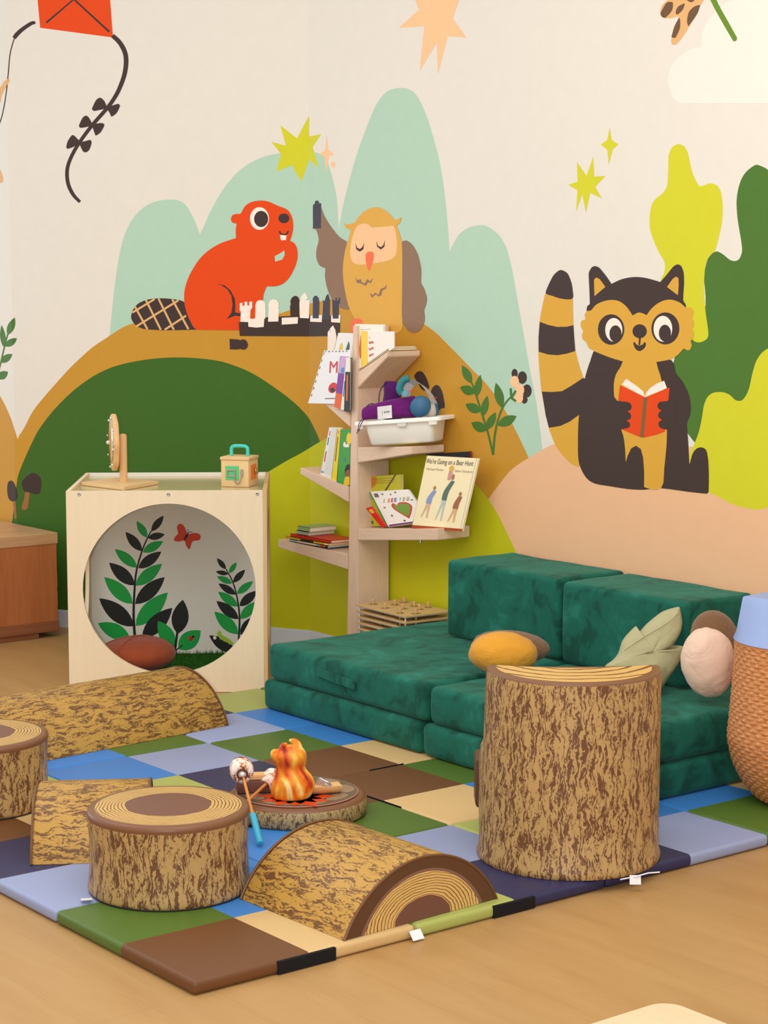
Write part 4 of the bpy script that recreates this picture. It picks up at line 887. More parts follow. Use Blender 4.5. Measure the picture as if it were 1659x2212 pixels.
# clip decals to the board
me = ol.data; bm = bmesh.new(); bm.from_mesh(me)
for a, sg in ((th+0.004, 1), (QW-th-0.004, -1)):
    bmesh.ops.bisect_plane(bm, geom=list(bm.verts)+list(bm.edges)+list(bm.faces), plane_co=QU*a, plane_no=QU*sg, clear_inner=True)
bmesh.ops.bisect_plane(bm, geom=list(bm.verts)+list(bm.edges)+list(bm.faces), plane_co=(0, 0, 0.03), plane_no=(0, 0, 1), clear_inner=True)
bm.to_mesh(me); bm.free()
# turf on its floor
n = N('turf'); f_ = n.noise(n.coord('Object', (1, 1, 1)), 60, 3); M_TURF = n.done(n.ramp(f_, [(0.3, (26, 74, 22)), (0.7, (58, 120, 36))]), 0.8, 0.1)
bm = bm_new(); box(bm, (th+0.004, th+0.004, 0.0205), (QW-th-0.004, QD-th-0.006, 0.024), 0, 0, 0, frame(Q0, QU, QN))
random.seed(5)
for k in range(5200):
    a, b = random.uniform(th+0.01, QW-th-0.01), random.uniform(th+0.01, QD-th-0.012); h_ = random.uniform(0.012, 0.03); ang = random.uniform(0, 2*pi); lx, ly = random.uniform(-0.008, 0.008), random.uniform(-0.006, 0.006)
    p = qp(a, b, 0.0235); e = V((cos(ang), sin(ang), 0))*0.0022
    bm.faces.new([bm.verts.new(x) for x in (p-e, p+e, p+QU*lx+QN*ly+V((0, 0, h_)))])
obj('turf', bm, M_TURF, smooth=0, label='artificial grass covering the floor inside the play cube', cat='artificial grass', kind='stuff')
pc = onp(296, 1412, qp(0, 0.24, 0), QN)
t2 = thing('floor_cushion', 'rust brown floor cushion lying on the grass inside the play cube', 'cushion', (pc.x, pc.y, 0.05))
bm = bm_new(); MQ = Matrix((QU, QN, V((0, 0, 1)))).transposed()
def cz(d):
    k = 1+0.02*mnoise.noise(d*4); a = math.atan2(d.y, d.x)
    return k*(1-0.05*max(0, sin(a*15+2))*max(0, 0.5-abs(d.z)))
M_RUST = cloth('cotton_rust', (150, 70, 40), 0.12)
ell(bm, (pc.x, pc.y, 0.132), (0.178, 0.178, 0.082), MQ @ Matrix.Rotation(-0.02, 3, 'Y'), 60, 24, f=cz); obj('cover', bm, M_RUST, t2, smooth=80)
bm = bm_new()
for a0 in (0.2, 1.1): tube(bm, [V((pc.x, pc.y, 0.132))+MQ @ V((0.178*1.002*s*cos(a0), 0.178*1.002*s*sin(a0), 0.082*1.02*math.sqrt(max(0, 1-s*s)))) for s in [-0.9+0.1*i for i in range(19)]], 0.0015, 5)
obj('seam', bm, M_RUST, t2)

# toys on top of the cube
ZT = QH-0.0155
M_BEE = wood('beech', (220, 172, 118), (232, 192, 140), 'z', 0.5); M_PLY = wood('pale_ply', (222, 186, 132), (236, 204, 154), 'x', 0.5); M_MIR = flat('mirror_plastic', (216, 196, 160), 0.08, 0.6, 0.02, Metallic=0.85)
bc = onz(264, 1047, ZT); bp = onz(267, 1042, ZT+0.012)
t = thing('mirror_toy', 'wooden spinning mirror disc on a dowel stand at left of the cube top', 'toy', (bc.x, bc.y, ZT))
L_, R_, F_, B_ = onz(172, 1046, ZT+0.006), onz(342, 1044, ZT+0.006), onz(268, 1057, ZT+0.006), onz(255, 1036, ZT+0.006)
cB = (L_+R_+F_+B_)/4
def inq(p): q = p.copy(); q.z = ZT; a, b = (q-Q0).dot(QU), (q-Q0).dot(QN); a = min(max(a, 0.026), QW-0.026); b = min(max(b, 0.026), QD-0.026); r = qp(a, b, 0); r.z = ZT+0.0005; return r
bm = bm_new(); quadbox(bm, [inq(p) for p in (L_, F_, R_, B_)], (0, 0, 0.016), bev=0.002); bmesh.ops.recalc_face_normals(bm, faces=bm.faces); obj('base', bm, M_PLY, t, smooth=30)
pt_ = onv(267, 937, bp); bm = bm_new(); rP = 0.0178
loft(bm, [circ((bp.x, bp.y, z), r, 28) for z, r in ((ZT+0.0165, rP), (pt_.z-0.012, rP*0.98), (pt_.z-0.003, rP*0.8), (pt_.z, rP*0.35))], True, True); obj('dowel', bm, M_BEE, t, smooth=60)
dn = (-RT*0.97-NV*0.24).normalized(); dc = onv(247, 955, bp-NV*0.0)-NV*0.012; du = dn.cross(V((0, 0, 1))).normalized(); dv = V((0, 0, 1))
def dpt(r, a, q): return dc+dn*q+(du*cos(a)+dv*sin(a))*r
bm = bm_new(); rd = 0.127; sca = [rd*(1+0.028*cos(8*2*pi*i/96)) for i in range(96)]
loft(bm, [[dpt(sca[i]*s, 2*pi*i/96, q) for i in range(96)] for s, q in ((0.97, -0.012), (1.0, -0.008), (1.0, 0.008), (0.97, 0.012))], True, True); bmesh.ops.recalc_face_normals(bm, faces=bm.faces); obj('disc', bm, M_BEE, t, smooth=50)
bm = bm_new(); loft(bm, [[dpt(r, 2*pi*i/48, q) for i in range(48)] for r, q in ((0.112, 0.0122), (0.110, 0.016), (0.08, 0.021), (0.04, 0.024), (0.002, 0.025))], False, True); bmesh.ops.recalc_face_normals(bm, faces=bm.faces); obj('mirror', bm, M_MIR, t, smooth=60)
for k in range(9):
    r, a = (0.116, 2*pi*k/8+0.2) if k < 8 else (0.0, 0.0); p = dpt(r, a, 0.016 if k < 8 else 0.027); bm = bm_new(); ell(bm, p, (0.005,)*3 if k < 8 else (0.009,)*3, None, 10, 6); obj('stud', bm, M_LW, t)
bq = onz(516, 1052, ZT); w_ = 0.132; ang = 0.26
BU = (RT*cos(ang)+NV*(-sin(ang)*-1)*0.0 - NV*0).normalized(); BU = (QU*cos(ang)+QN*sin(ang)).normalized(); BNn = V((-BU.y, BU.x, 0))
BU = (RT*cos(0.27)-NV*sin(0.27)); BNn = V((-BU.y, BU.x, 0)); FR = onz(537, 1053, ZT); FL = FR-BU*w_
t = thing('lock_box', 'small wooden lock box with turquoise handle on the cube top', 'toy', (FL.x, FL.y, ZT))
Mx = frame(FL, BU, BNn); Mx[2][3] = ZT
bm = bm_new(); box(bm, (0, 0, 0.0005), (w_, w_, 0.122), 0.002, 2, 0, Mx); obj('body', bm, M_PLY, t, smooth=30)
bm = bm_new(); box(bm, (-0.004, -0.004, 0.1225), (w_+0.004, w_+0.004, 0.137), 0.003, 2, 0, Mx); obj('lid', bm, M_PLY, t, smooth=30)
M_TQ = flat('turquoise_plastic', (66, 206, 196), 0.35, 0.45, 0.02); M_GRN = flat('mint_door', (92, 200, 128), 0.45); M_ORG = flat('orange_door', (236, 120, 40), 0.45); M_STEEL = flat('bright_steel', (196, 190, 178), 0.22, 0.6, 0.1, 80, Metallic=0.9); M_BRASS = flat('brass_plate', (176, 150, 90), 0.3, 0.6, 0.1, 80, Metallic=0.8)
hp = [(0.028, 0.137), (0.028, 0.168), (0.036, 0.178), (0.05, 0.181), (0.084, 0.181), (0.098, 0.178), (0.106, 0.168), (0.106, 0.137)]
bm = bm_new(); tube(bm, [Mx @ V((x, w_*0.5, z+0.001)) for x, z in openpts(hp, 4)], 0.0085, 12); obj('handle', bm, M_TQ, t, smooth=60)
dG = bm_new(); box(dG, (0.022, -0.003, 0.032), (0.086, -0.0002, 0.096), 0.001, 1, 0, Mx); od = obj('door', dG, M_GRN, t, smooth=0, label='mint green little door')
bm = bm_new()
for z in (0.05, 0.078): box(bm, (0.03, -0.009, z-0.004), (0.072, -0.0032, z+0.004), 0.001, 1, 0, Mx)
for x in (0.032, 0.068): box(bm, (x-0.003, -0.010, 0.047), (x+0.003, -0.0034, 0.081), 0.001, 1, 0, Mx)
box(bm, (0.094, -0.008, 0.05), (0.108, -0.0004, 0.082), 0.002, 1, 0, Mx); obj('latch', bm, M_STEEL, t, smooth=30)
bm = bm_new(); ch = openpts([(0.068, 0.05), (0.07, 0.028), (0.082, 0.017), (0.094, 0.028), (0.10, 0.05)], 5)
for k, (x, z) in enumerate(ch[::1]):
    c_ = Mx @ V((x, -0.008, z)); u_ = BU if k % 2 else BNn; tube(bm, [c_+u_*0.0035*cos(a)+V((0, 0, 0.0045*sin(a))) for a in [2*pi*i/8 for i in range(9)]], 0.001, 5)
obj('chain', bm, M_STEEL, t)
bm = bm_new(); box(bm, (w_+0.0002, 0.03, 0.032), (w_+0.003, 0.10, 0.100), 0.001, 1, 0, Mx); obj('door', bm, M_ORG, t, smooth=0, label='orange little door')
bm = bm_new(); box(bm, (w_+0.0032, 0.072, 0.055), (w_+0.012, 0.105, 0.08), 0.003, 2, 0, Mx); obj('latch', bm, M_BRASS, t, smooth=30)
bm = bm_new(); box(bm, (-0.010, 0.05, 0.052), (-0.0004, 0.07, 0.072), 0.003, 2, 0, Mx); obj('latch', bm, M_BRASS, t, smooth=30)

# ------------------------------------------------------------ wooden cabinet at the left edge
M_CAB = wood('acacia_panel', (160, 90, 50), (186, 114, 68), 'z', 0.5, 0.7); M_CABT = wood('acacia_top', (176, 128, 90), (212, 168, 126), 'x', 0.35, 0.7, 0.5); M_CABS = wood('acacia_slab', (126, 74, 48), (156, 98, 66), 'x', 0.5, 0.8)
t = thing('cabinet', 'reddish brown wooden cabinet cut off by the left picture edge', 'cabinet', (1.75, 4.789, 0))
for nm, lo, hi, m, bv in (('plinth', (1.25, 4.802, 0.001), (2.12, 5.5, 0.030), M_CABS, 0.001), ('bottom_slab', (1.2, 4.789, 0.030), (2.230, 5.6, 0.082), M_CABS, 0.002), ('body', (1.205, 4.793, 0.0825), (2.226, 5.6, 0.4825), M_CAB, 0.001), ('top', (1.2, 4.789, 0.483), (2.232, 5.6, 0.540), M_CABT, 0.002)):
    bm = bm_new(); box(bm, lo, hi, bv, 1); obj(nm, bm, m, t, smooth=0)
for z0_, z1_ in ((0.155, 0.235), (0.255, 0.33)):
    bm = bm_new(); box(bm, (2.2265, 4.80, z0_), (2.2315, 4.83, z1_), 0.0005, 1); obj('hinge', bm, flat('brass_hinge', (206, 168, 80), 0.35, 0.5, 0.05, 40, Metallic=0.6), t, smooth=0)

# ------------------------------------------------------------ tree shaped bookcase
M_ASH = wood('whitewashed_ash', (222, 190, 164), (236, 208, 184), 'z', 0.5, 1.2); M_ASHY = wood('whitewashed_ash_branch', (222, 190, 164), (236, 208, 184), 'y', 0.5, 1.2)
X0, X1 = 2.857, 3.043
t = thing('tree_bookcase', 'pale wooden tree shaped bookcase with slanted branch shelves in the corner', 'bookcase', (2.95, 3.1, 0))
bm = bm_new(); quadbox(bm, [V((X0+0.002, 3.165, 0.001)), V((X0+0.002, 3.073, 0.001)), V((X0+0.002, 3.073, 1.618)), V((X0+0.002, 3.108, 1.618))], (X1-X0-0.002, 0, 0), bev=0.003); bmesh.ops.recalc_face_normals(bm, faces=bm.faces); obj('trunk', bm, M_ASH, t, smooth=30)
def branch(pf):
    bm = bm_new(); quadbox(bm, [V((X0, y, z)) for y, z in pf], (X1-X0, 0, 0), bev=0.003); bmesh.ops.recalc_face_normals(bm, faces=bm.faces); return obj('shelf', bm, M_ASHY, t, smooth=30)
branch([(3.0735, 0.628), (3.0735, 0.682), (2.49, 0.741), (2.49, 0.690)]); branch([(3.0735, 0.988), (3.0735, 1.060), (2.67, 1.091), (2.67, 1.057)]); branch([(3.0735, 1.329), (3.0735, 1.403), (2.844, 1.509), (2.844, 1.484)])
branch([(3.128, 1.149), (3.128, 1.205), (3.36, 1.312), (3.36, 1.262)]); branch([(3.145, 0.799), (3.145, 0.874), (3.527, 0.932), (3.527, 0.901)]); branch([(3.154, 0.483), (3.154, 0.556), (3.717, 0.566), (3.717, 0.527)])
bm = bm_new(); p = onx(908, 1172, 2.95); tube(bm, [V((2.95, p.y, p.z+0.035)), V((2.95, p.y, p.z))], [0.004, 0.008], 12); obj('screw_knob', bm, M_SCR, t)

M_PG = flat('book_pages', (244, 234, 214), 0.8, 0.1, 0.03, 200)
def cm(rgb): return flat('print_%d_%d_%d' % tuple(rgb), rgb, 0.4, 0.35, 0.02)
def book(label, px, A, lean, thick, cover, spine='L', spine_col=None, art=(), txt=(), group=None, B=None, title_on='cover_print', off=0.0):
    """px TL TR BR BL; A,B bottom corners in the place (B defaults to A's x plane); lean backward"""
    A = V(A); B = V(B) if B is not None else A+V((0, -1, 0)); u = (B-A); u.z = 0; u.normalize(); aw = V((-u.y, u.x, 0))
    if aw.dot(NV) < 0: aw = -aw
    upv = (V((0, 0, 1))*cos(lean)+aw*sin(lean)); nr = u.cross(upv).normalized()
    if nr.dot(NV) < 0: nr = -nr
    P4 = [onp(x, y, A, nr) for x, y in px]; TL, TR, BR, BL = P4
    t = thing('picture_book', label, 'book', tuple((BL+BR)/2), group)
    cv = cm(cover); sp = cm(spine_col or cover); e = 0.0022; d = nr*thick
    bm = bm_new(); quadbox(bm, P4, nr*e, 0); quadbox(bm, [p+nr*(thick-e) for p in P4], nr*e, 0)
    if spine == 'L': quadbox(bm, [TL, BL, BL+d, TL+d], (TR-TL).normalized()*e, 1)
    if spine == 'B': quadbox(bm, [BL, BR, BR+d, BL+d], (TL-BL).normalized()*e, 1)
    if spine == 'R': quadbox(bm, [TR, BR, BR+d, TR+d], (TL-TR).normalized()*e, 1)
    bmesh.ops.recalc_face_normals(bm, faces=bm.faces); obj('cover', bm, [cv, sp], t, smooth=0)
    uu, vv = (TR-TL).normalized()*0.003, (BL-TL).normalized()*0.003
    bm = bm_new(); quadbox(bm, [TL+uu+vv+nr*e, TR-uu+vv+nr*e, BR-uu-vv+nr*e, BL+uu-vv+nr*e], nr*(thick-2*e)); bmesh.ops.recalc_face_normals(bm, faces=bm.faces); obj('pages', bm, M_PG, t, smooth=0)
    if art or txt:
        cols = []; bm = bm_new()
        def ci(c):
            if c not in cols: cols.append(c)
            return cols.index(c)
        def mp(s, q): return TL+(TR-TL)*s+(BL-TL)*q+(BR-TR-BL+TL)*s*q
        for k, (c, pts) in enumerate(art): fillpoly(bm, [mp(*p)-nr*(0.0005+0.00012*k) for p in pts], ci(c), -nr)
        for s, q, h, c, tx, sh, wd in txt:
            o_ = mp(s, q); ax = (mp(min(s+0.3, 1), q)-o_).normalized(); ay = (mp(s, q-0.1)-o_); ay = (ay-ax*ay.dot(ax)).normalized()
            text_into(bm, tx, frame(o_-nr*0.0022, ax, ay, -nr), h, ci(c), sh, 0, wd, 1.0, 0.0 if h < 0.011 or sh else 0.03)
        obj('cover_print', bm, [cm(c) for c in cols], t, smooth=0)
    return t, P4, nr
G = 'picture books on the tree bookcase'
def S_(pts, k=4): return smoothpts(pts, k)
CRM = (248, 232, 190)
# big cream book on the lowest right shelf
A = onx(889, 1140, 2.8575); B = onx(997, 1147, 2.915)
art = [((168, 72, 30), [(0, .955), (1, .965), (1, 1), (0, 1)]), ((205, 196, 178), [(.955, 0), (.968, 0), (.968, .96), (.955, .96)])]
def walker(cx, top, h, coat, leg, hair, lean_=0.05):
    a = [(hair, [(cx+lean_+0.028*cos(2*pi*i/14), top+0.035*h+0.035*h/0.5*sin(2*pi*i/14)) for i in range(14)])]
    a.append((coat, S_([(cx+lean_-.02, top+.12*h), (cx+lean_+.05, top+.14*h), (cx+.05, top+.36*h), (cx+.035, top+.58*h), (cx-.05, top+.56*h), (cx-.05, top+.36*h)])))
    a.append((leg, S_([(cx-.045, top+.56*h), (cx-.0, top+.57*h), (cx-.045, top+.8*h), (cx-.09, top+1.0*h), (cx-.105, top+.98*h), (cx-.07, top+.76*h)])))
    a.append((leg, S_([(cx-.01, top+.56*h), (cx+.035, top+.57*h), (cx+.03, top+.8*h), (cx+.03, top+1.0*h), (cx+.0, top+1.0*h), (cx-.005, top+.78*h)]))); return a
art += walker(.53, .25, .62, (92, 116, 104), (188, 196, 190), (160, 128, 92), .07)+walker(.24, .42, .42, (138, 156, 196), (216, 180, 150), (176, 128, 88), .05)+walker(.78, .48, .40, (160, 106, 76), (222, 176, 128), (180, 120, 80), .03)
art += [((212, 150, 140), S_([(.50, .17), (.56, .18), (.57, .30), (.50, .31)])), ((228, 176, 74), [(.535+.045*cos(2*pi*i/16), .155+.04*sin(2*pi*i/16)) for i in range(16)])]
book('large cream picture book with walking figures leaning at the end of the lowest right shelf', [(922,984),(1034,990),(998,1148),(889,1141)], A, 0.13, 0.012, CRM, 'L', (240, 222, 180), art,
  [(.03, .105, .022, (84, 70, 56), "We're Going on a Bear Hunt", .3, .262), (.05, .195, .010, (150, 134, 112), 'Michael Rosen', .3, .098), (.60, .20, .010, (150, 134, 112), 'Helen Oxenbury', .3, .104)], G, B)
bkA = onx(930, 1146, 2.97)
book('thin black book standing behind the large cream picture book', [(921,981),(1016,975),(1012,1100),(921,1130)], (3.038, 2.62, 0.74), 0.0, 0.008, (38, 40, 46), 'R', (200, 44, 70), [((70, 84, 96), [(.3, .05), (.42, .05), (.42, .08), (.3, .08)])], (), G)
# heart book, red book, yellow book
art = [((186, 60, 52), [(.0, .0)]*0 or [(.02, .02), (.04, .02), (.04, .04), (.02, .04)])]; art = []
heart = [(.5, .46), (.54, .40), (.62, .37), (.74, .38), (.82, .45), (.82, .55), (.74, .68), (.60, .86), (.55, .80), (.46, .68), (.38, .56), (.36, .46), (.40, .39), (.46, .39)]
hc_ = (.60, .58)
art += [((204, 52, 30), S_(heart)), ((112, 148, 34), S_([(hc_[0]+(x-hc_[0])*.8, hc_[1]+(y-hc_[1])*.8) for x, y in heart]))]
art += [((112, 52, 124), [(.06, .955), (1, .955), (1, 1), (.06, 1)]), ((64, 150, 70), [(0, 0), (.035, 0), (.035, 1), (0, 1)])]
random.seed(2)
for k, (x, y) in enumerate(((.30,.10),(.50,.12),(.64,.07),(.92,.33),(.18,.48),(.25,.72),(.47,.90),(.90,.62))): art.append((((58, 84, 62), (176, 74, 66), (84, 66, 58))[k % 3], [(x+.035*(1 if i % 2 else .45)*cos(2*pi*i/10), y+.035*(1 if i % 2 else .45)*sin(2*pi*i/10)) for i in range(10)]))
for k in range(9): x, y = .09+.035*(k % 3), .07+.035*(k//3); art.append((((190, 60, 60), (70, 130, 150), (60, 60, 90))[(k*2+k//3) % 3], [(x, y), (x+.032, y), (x+.032, y+.032), (x, y+.032)]))
HB = [(797,1062),(882,1057),(928,1125),(836,1138)]
A = onx(836, 1138, 2.885)
tx = []
for ch, x, c in (('I', .22, (104, 160, 70)), ('S', .32, (220, 120, 40)), ('E', .405, (200, 60, 50)), ('E', .485, (70, 110, 170)), ('Y', .60, (130, 180, 200)), ('O', .69, (214, 110, 50)), ('U', .79, (90, 150, 80))): tx.append((x, .34, .017, c, ch, 0, .015 if ch != 'I' else .004))
book('white book with a cut out heart tilted on the lowest right shelf', HB, A, 0.30, 0.012, (242, 234, 224), 'L', (66, 156, 70), art, tx, G)
A = onx(777, 1137, 2.94)
art = [((246, 214, 40), [(0, 0), (.09, 0), (.09, 1), (0, 1)]), ((206, 130, 36), S_([(.12, .03), (.40, .02), (.42, .10), (.34, .22), (.12, .26)])), ((92, 68, 40), [(.60, .30), (.86, -.02), (.88, .0), (.63, .32)])]
art += [((46, 110, 56), S_([(.14, .76), (.17, .74), (.18, .84), (.24, .87), (.33, .90), (.33, .96), (.28, .93), (.26, .98), (.22, .97), (.2, .92), (.15, .86)]))]
for k, y in enumerate((.1, .2, .3, .42, .55, .68, .8)): art.append((((214, 120, 60), (80, 160, 110), (150, 140, 200))[k % 3], [(.045+.02*cos(2*pi*i/10), y+.018*sin(2*pi*i/10)) for i in range(10)]))
for k in range(3): art.append(((150, 110, 50), [(.2, .07+.04*k), (.85, .05+.04*k), (.85, .056+.04*k), (.2, .076+.04*k)]))
book('yellow green book standing upright against the bookcase trunk behind the heart book', [(777,1030),(867,1025),(867,1137),(777,1137)], A, 0.0, 0.014, (196, 188, 44), 'L', (246, 214, 40), art, (), G)
A = onx(824, 1138, 2.872)
book('thin red book slanting between the yellow book and heart book', [(790,1098),(803,1094),(834,1137),(824,1139)], A, 0.1, 0.008, (216, 40, 30), 'L', None, [((240, 170, 60), [(.2, .1), (.8, .1), (.8, .3), (.2, .3)])], (), G)
# upper right shelf
A = onx(767, 803, 2.87)
book('tall white book at the back of the upper right shelf', [(766,700),(828,701),(828,763),(766,803)], A, 0.0, 0.012, (246, 238, 224), 'L', None, [((226, 110, 40), S_([(.22, .25), (.30, .4), (.28, .62), (.2, .8), (.17, .55)]))], [(.24, .14, .005, (90, 80, 70), 'Bill Martin Jr / Eric Carle', .2, .072)], G)
A = onx(781, 795, 2.862)
book('white book with yellow spine and red lettering on the upper right shelf', [(780,715),(851,716),(851,752),(781,795)], A, 0.0, 0.006, (248, 240, 230), 'L', (246, 204, 40), [((248, 208, 44), [(0, 0), (.20, 0), (.20, 1), (0, .99)])],
  [(.25, .22, .0085, (210, 62, 44), 'a', 0, .009), (.25, .40, .012, (210, 62, 44), 'little', 0, .033), (.25, .60, .012, (210, 62, 44), 'book', 0, .036), (.25, .80, .012, (210, 62, 44), 'abou', 0, .034)], G)
sl = math.atan2(1.509-1.403, 3.0735-2.844); su = V((0, -cos(sl), sin(sl))); sn_ = V((0, sin(sl), cos(sl)))
def slab_book(label, O, Lr, Dp, thk, col, pg=M_PG, u=None, nn_=None):
    u = u or su; nn_ = nn_ or sn_; O = V(O); t = thing('picture_book', label, 'book', tuple(O), G); X_ = V((1, 0, 0)); bm = bm_new()
    quadbox(bm, [O, O+u*Lr, O+u*Lr+X_*Dp, O+X_*Dp], nn_*0.002); quadbox(bm, [O+nn_*(thk-.002), O+u*Lr+nn_*(thk-.002), O+u*Lr+X_*Dp+nn_*(thk-.002), O+X_*Dp+nn_*(thk-.002)], nn_*0.002); quadbox(bm, [O, O+u*Lr, O+u*Lr+nn_*thk, O+nn_*thk], X_*0.002)
    bmesh.ops.recalc_face_normals(bm, faces=bm.faces); obj('cover', bm, cm(col), t, smooth=0)
    bm = bm_new(); a = O+u*.003+X_*.0025+nn_*.002; quadbox(bm, [a, a+u*(Lr-.006), a+u*(Lr-.006)+X_*(Dp-.006), a+X_*(Dp-.006)], nn_*(thk-.004)); bmesh.ops.recalc_face_normals(bm, faces=bm.faces); obj('pages', bm, pg, t, smooth=0); return t, O
slab_book('cream patterned book lying on the slope of the upper right shelf', V((2.860, 3.0, 1.4375))+sn_*0.001, 0.175, 0.165, 0.009, (226, 196, 140)); slab_book('pale book on top of the cream patterned book, upper right shelf', V((2.864, 2.985, 1.4445))+sn_*0.0105, 0.16, 0.155, 0.007, (238, 214, 196))
# left shelves
RED = (206, 48, 36)
A = onx(722, 800, 2.98)
book('white book with fruit pictures leaning behind the M book', [(730,719),(764,720),(750,868),(700,850)], A, 0.0, 0.012, (240, 238, 236), 'L', None, [((232, 196, 50), [(.36+.1*cos(2*pi*i/14), .26+.11*sin(2*pi*i/14)) for i in range(14)]), ((56, 96, 48), S_([(.62, .3), (.74, .12), (.85, .2), (.75, .34)])), ((196, 84, 50), S_([(.3, .72), (.36, .48), (.5, .46), (.44, .62)])), ((214, 74, 44), [(.72+.1*cos(2*pi*i/14), .58+.11*sin(2*pi*i/14)) for i in range(14)])], (), G)
A = onx(690, 872, 2.842)
art = [(RED, [(.60+.13*cos(2*pi*i/20), .70+.10*sin(2*pi*i/20)) for i in range(20)]), ((52, 22, 22), S_([(.52, .72), (.62, .70), (.68, .75), (.60, .79)])), ((80, 70, 66), [(.44, .90), (.72, .89), (.72, .905), (.44, .915)])]
for k in range(7): art.append((((206, 60, 50), (70, 140, 80), (60, 60, 60))[k % 3], [(.03+.0, .04+.13*k), (.05, .04+.13*k), (.05, .09+.13*k), (.03, .09+.13*k)])); art.append((((206, 60, 50), (70, 140, 80), (60, 60, 60))[(k+1) % 3], [(.05+.13*k, .012), (.10+.13*k, .012), (.10+.13*k, .03), (.05+.13*k, .03)]))
book('white book with a large red letter M and round red creature leaning left', [(700,757),(758,756),(745,873),(665,871)], A, 0.02, 0.012, (236, 236, 240), 'L', None, art, [(.40, .42, .055, RED, 'M', 0.1, .068)], G)
A = onx(728, 880, 2.838)
book('lilac purple and orange book beside the M book', [(735,769),(749,770),(736,884),(722,879)], A, 0.0, 0.010, (206, 166, 214), 'L', None, [((126, 56, 156), [(0, .33), (1, .33), (1, .72), (0, .72)]), ((232, 100, 36), [(0, .72), (1, .72), (1, 1), (0, 1)]), ((80, 140, 210), [(.6+.25*cos(2*pi*i/12), .27+.06*sin(2*pi*i/12)) for i in range(12)])], (), G)
A = onx(740, 884, 2.834)
book('white spined book between the purple book and black spined book', [(747,772),(753,772),(744,886),(735,884)], A, 0.0, 0.010, (238, 232, 226), 'L', None, [((90, 120, 180), [(.3, .45), (.6, .45), (.6, .75), (.3, .75)])], (), G)
A = onx(748, 889, 2.830)
book('black spined book closest to the trunk on the upper left shelf', [(747,773),(757,773),(755,890),(743,888)], A, 0.0, 0.010, (40, 38, 40), 'L', None, [((238, 232, 224), [(0, 0), (1, 0), (1, .26), (0, .26)]), ((216, 104, 40), [(.3, .32), (.62, .32), (.62, .80), (.3, .80)])], (), G)
A = onx(700, 1036, 2.872)
book('white book with red and blue spine lettering on the middle left shelf', [(711,923),(737,924),(722,1040),(690,1034)], A, 0.0, 0.012, (238, 234, 230), 'L', None, [((224, 222, 220), [(.26, 0), (1, 0), (1, 1), (.26, 1)]), (RED, [(.12, .07), (.18, .07), (.18, .16), (.12, .16)]), ((70, 110, 180), [(.10, .19), (.17, .19), (.17, .34), (.10, .34)]), (RED, [(.09, .46), (.16, .46), (.16, .66), (.09, .66)]), ((110, 180, 200), [(.03, .84), (.22, .84), (.22, .88), (.03, .88)]), ((190, 60, 30), [(.82, .28), (1, .28), (1, .48), (.82, .48)])], (), G)
A = onx(718, 1040, 2.866)
book('yellow spined book on the middle left shelf between the white book and green book', [(728,926),(737,927),(726,1044),(715,1041)], A, 0.0, 0.012, (240, 212, 40), 'L', None, [((120, 90, 30), [(.3, .15), (.5, .15), (.5, .6), (.3, .6)]), ((226, 130, 160), [(.4+.2*cos(2*pi*i/10), .06+.03*sin(2*pi*i/10)) for i in range(10)])], (), G)
A = onx(727, 1047, 2.860)
book('green book with a sun and a child face on the middle left shelf', [(736,928),(756,927),(755,1048),(727,1047)], A, 0.0, 0.012, (66, 160, 66), 'L', None, [((246, 206, 40), [(.92+.30*(1 if i % 2 else .8)*cos(2*pi*i/24), .17+.12*(1 if i % 2 else .8)*sin(2*pi*i/24)) for i in range(24)]), ((244, 240, 236), S_([(.36, .26), (.5, .22), (.65, .27), (.85, .26), (.95, .32), (.6, .32), (.42, .31)])), ((40, 30, 28), S_([(.60, .74), (.72, .65), (.98, .63), (1, .78), (.66, .82)])), ((150, 88, 60), S_([(.66, .76), (.98, .72), (1, .84), (.72, .85)])), ((244, 196, 30), S_([(.55, 1), (.66, .86), (1, .85), (1, 1)])), ((70, 130, 200), [(.55+.06*cos(2*pi*i/10), .54+.04*sin(2*pi*i/10)) for i in range(10)])], (), G)
# flat stack on the lowest left shelf
yv = V((0, 1, 0)); zz = 0.566
def lying(label, pxl, pxr, thk, col, dp, zb, xo=0.0, band=None):
    a = onx(pxl[0], pxl[1], X0+xo); b = onx(pxr[0], pxr[1], X0+xo); tt, O = slab_book(label, (X0+xo, b.y, zb), a.y-b.y, dp, thk, col, u=yv, nn_=V((0, 0, 1)))
    if band:
        bm = bm_new()
        for c0, c1, k in band:
            quadbox(bm, [V((X0+xo-0.0004, b.y+(a.y-b.y)*c0, zb+thk*0.15)), V((X0+xo-0.0004, b.y+(a.y-b.y)*c1, zb+thk*0.15)), V((X0+xo-0.0004, b.y+(a.y-b.y)*c1, zb+thk*0.85)), V((X0+xo-0.0004, b.y+(a.y-b.y)*c0, zb+thk*0.85))], (0.0003, 0, 0), k)
        obj('spine_print', bm, [cm((44, 36, 34)), cm((214, 84, 50)), cm((240, 226, 200))], tt, smooth=0)
lying('pale blue book at the bottom of the flat pile on the lowest left shelf', (626,1172), (708,1192), 0.012, (150, 190, 206), 0.17, zz+0.0005, 0.0, [(0.0, .05, 0), (.05, .2, 1), (.3, .8, 2)])
lying('yellow book second from the bottom of the flat pile', (617,1168), (710,1186), 0.011, (232, 180, 40), 0.16, zz+0.0135, -0.006, [(.35, .65, 0), (0.02, .1, 2)])
lying('red book in the middle of the flat pile', (627,1160), (715,1176), 0.013, (214, 42, 32), 0.15, zz+0.0255, 0.0)
lying('grey green book second from the top of the flat pile', (640,1150), (666,1166), 0.019, (160, 176, 150), 0.16, zz+0.0395, 0.012)
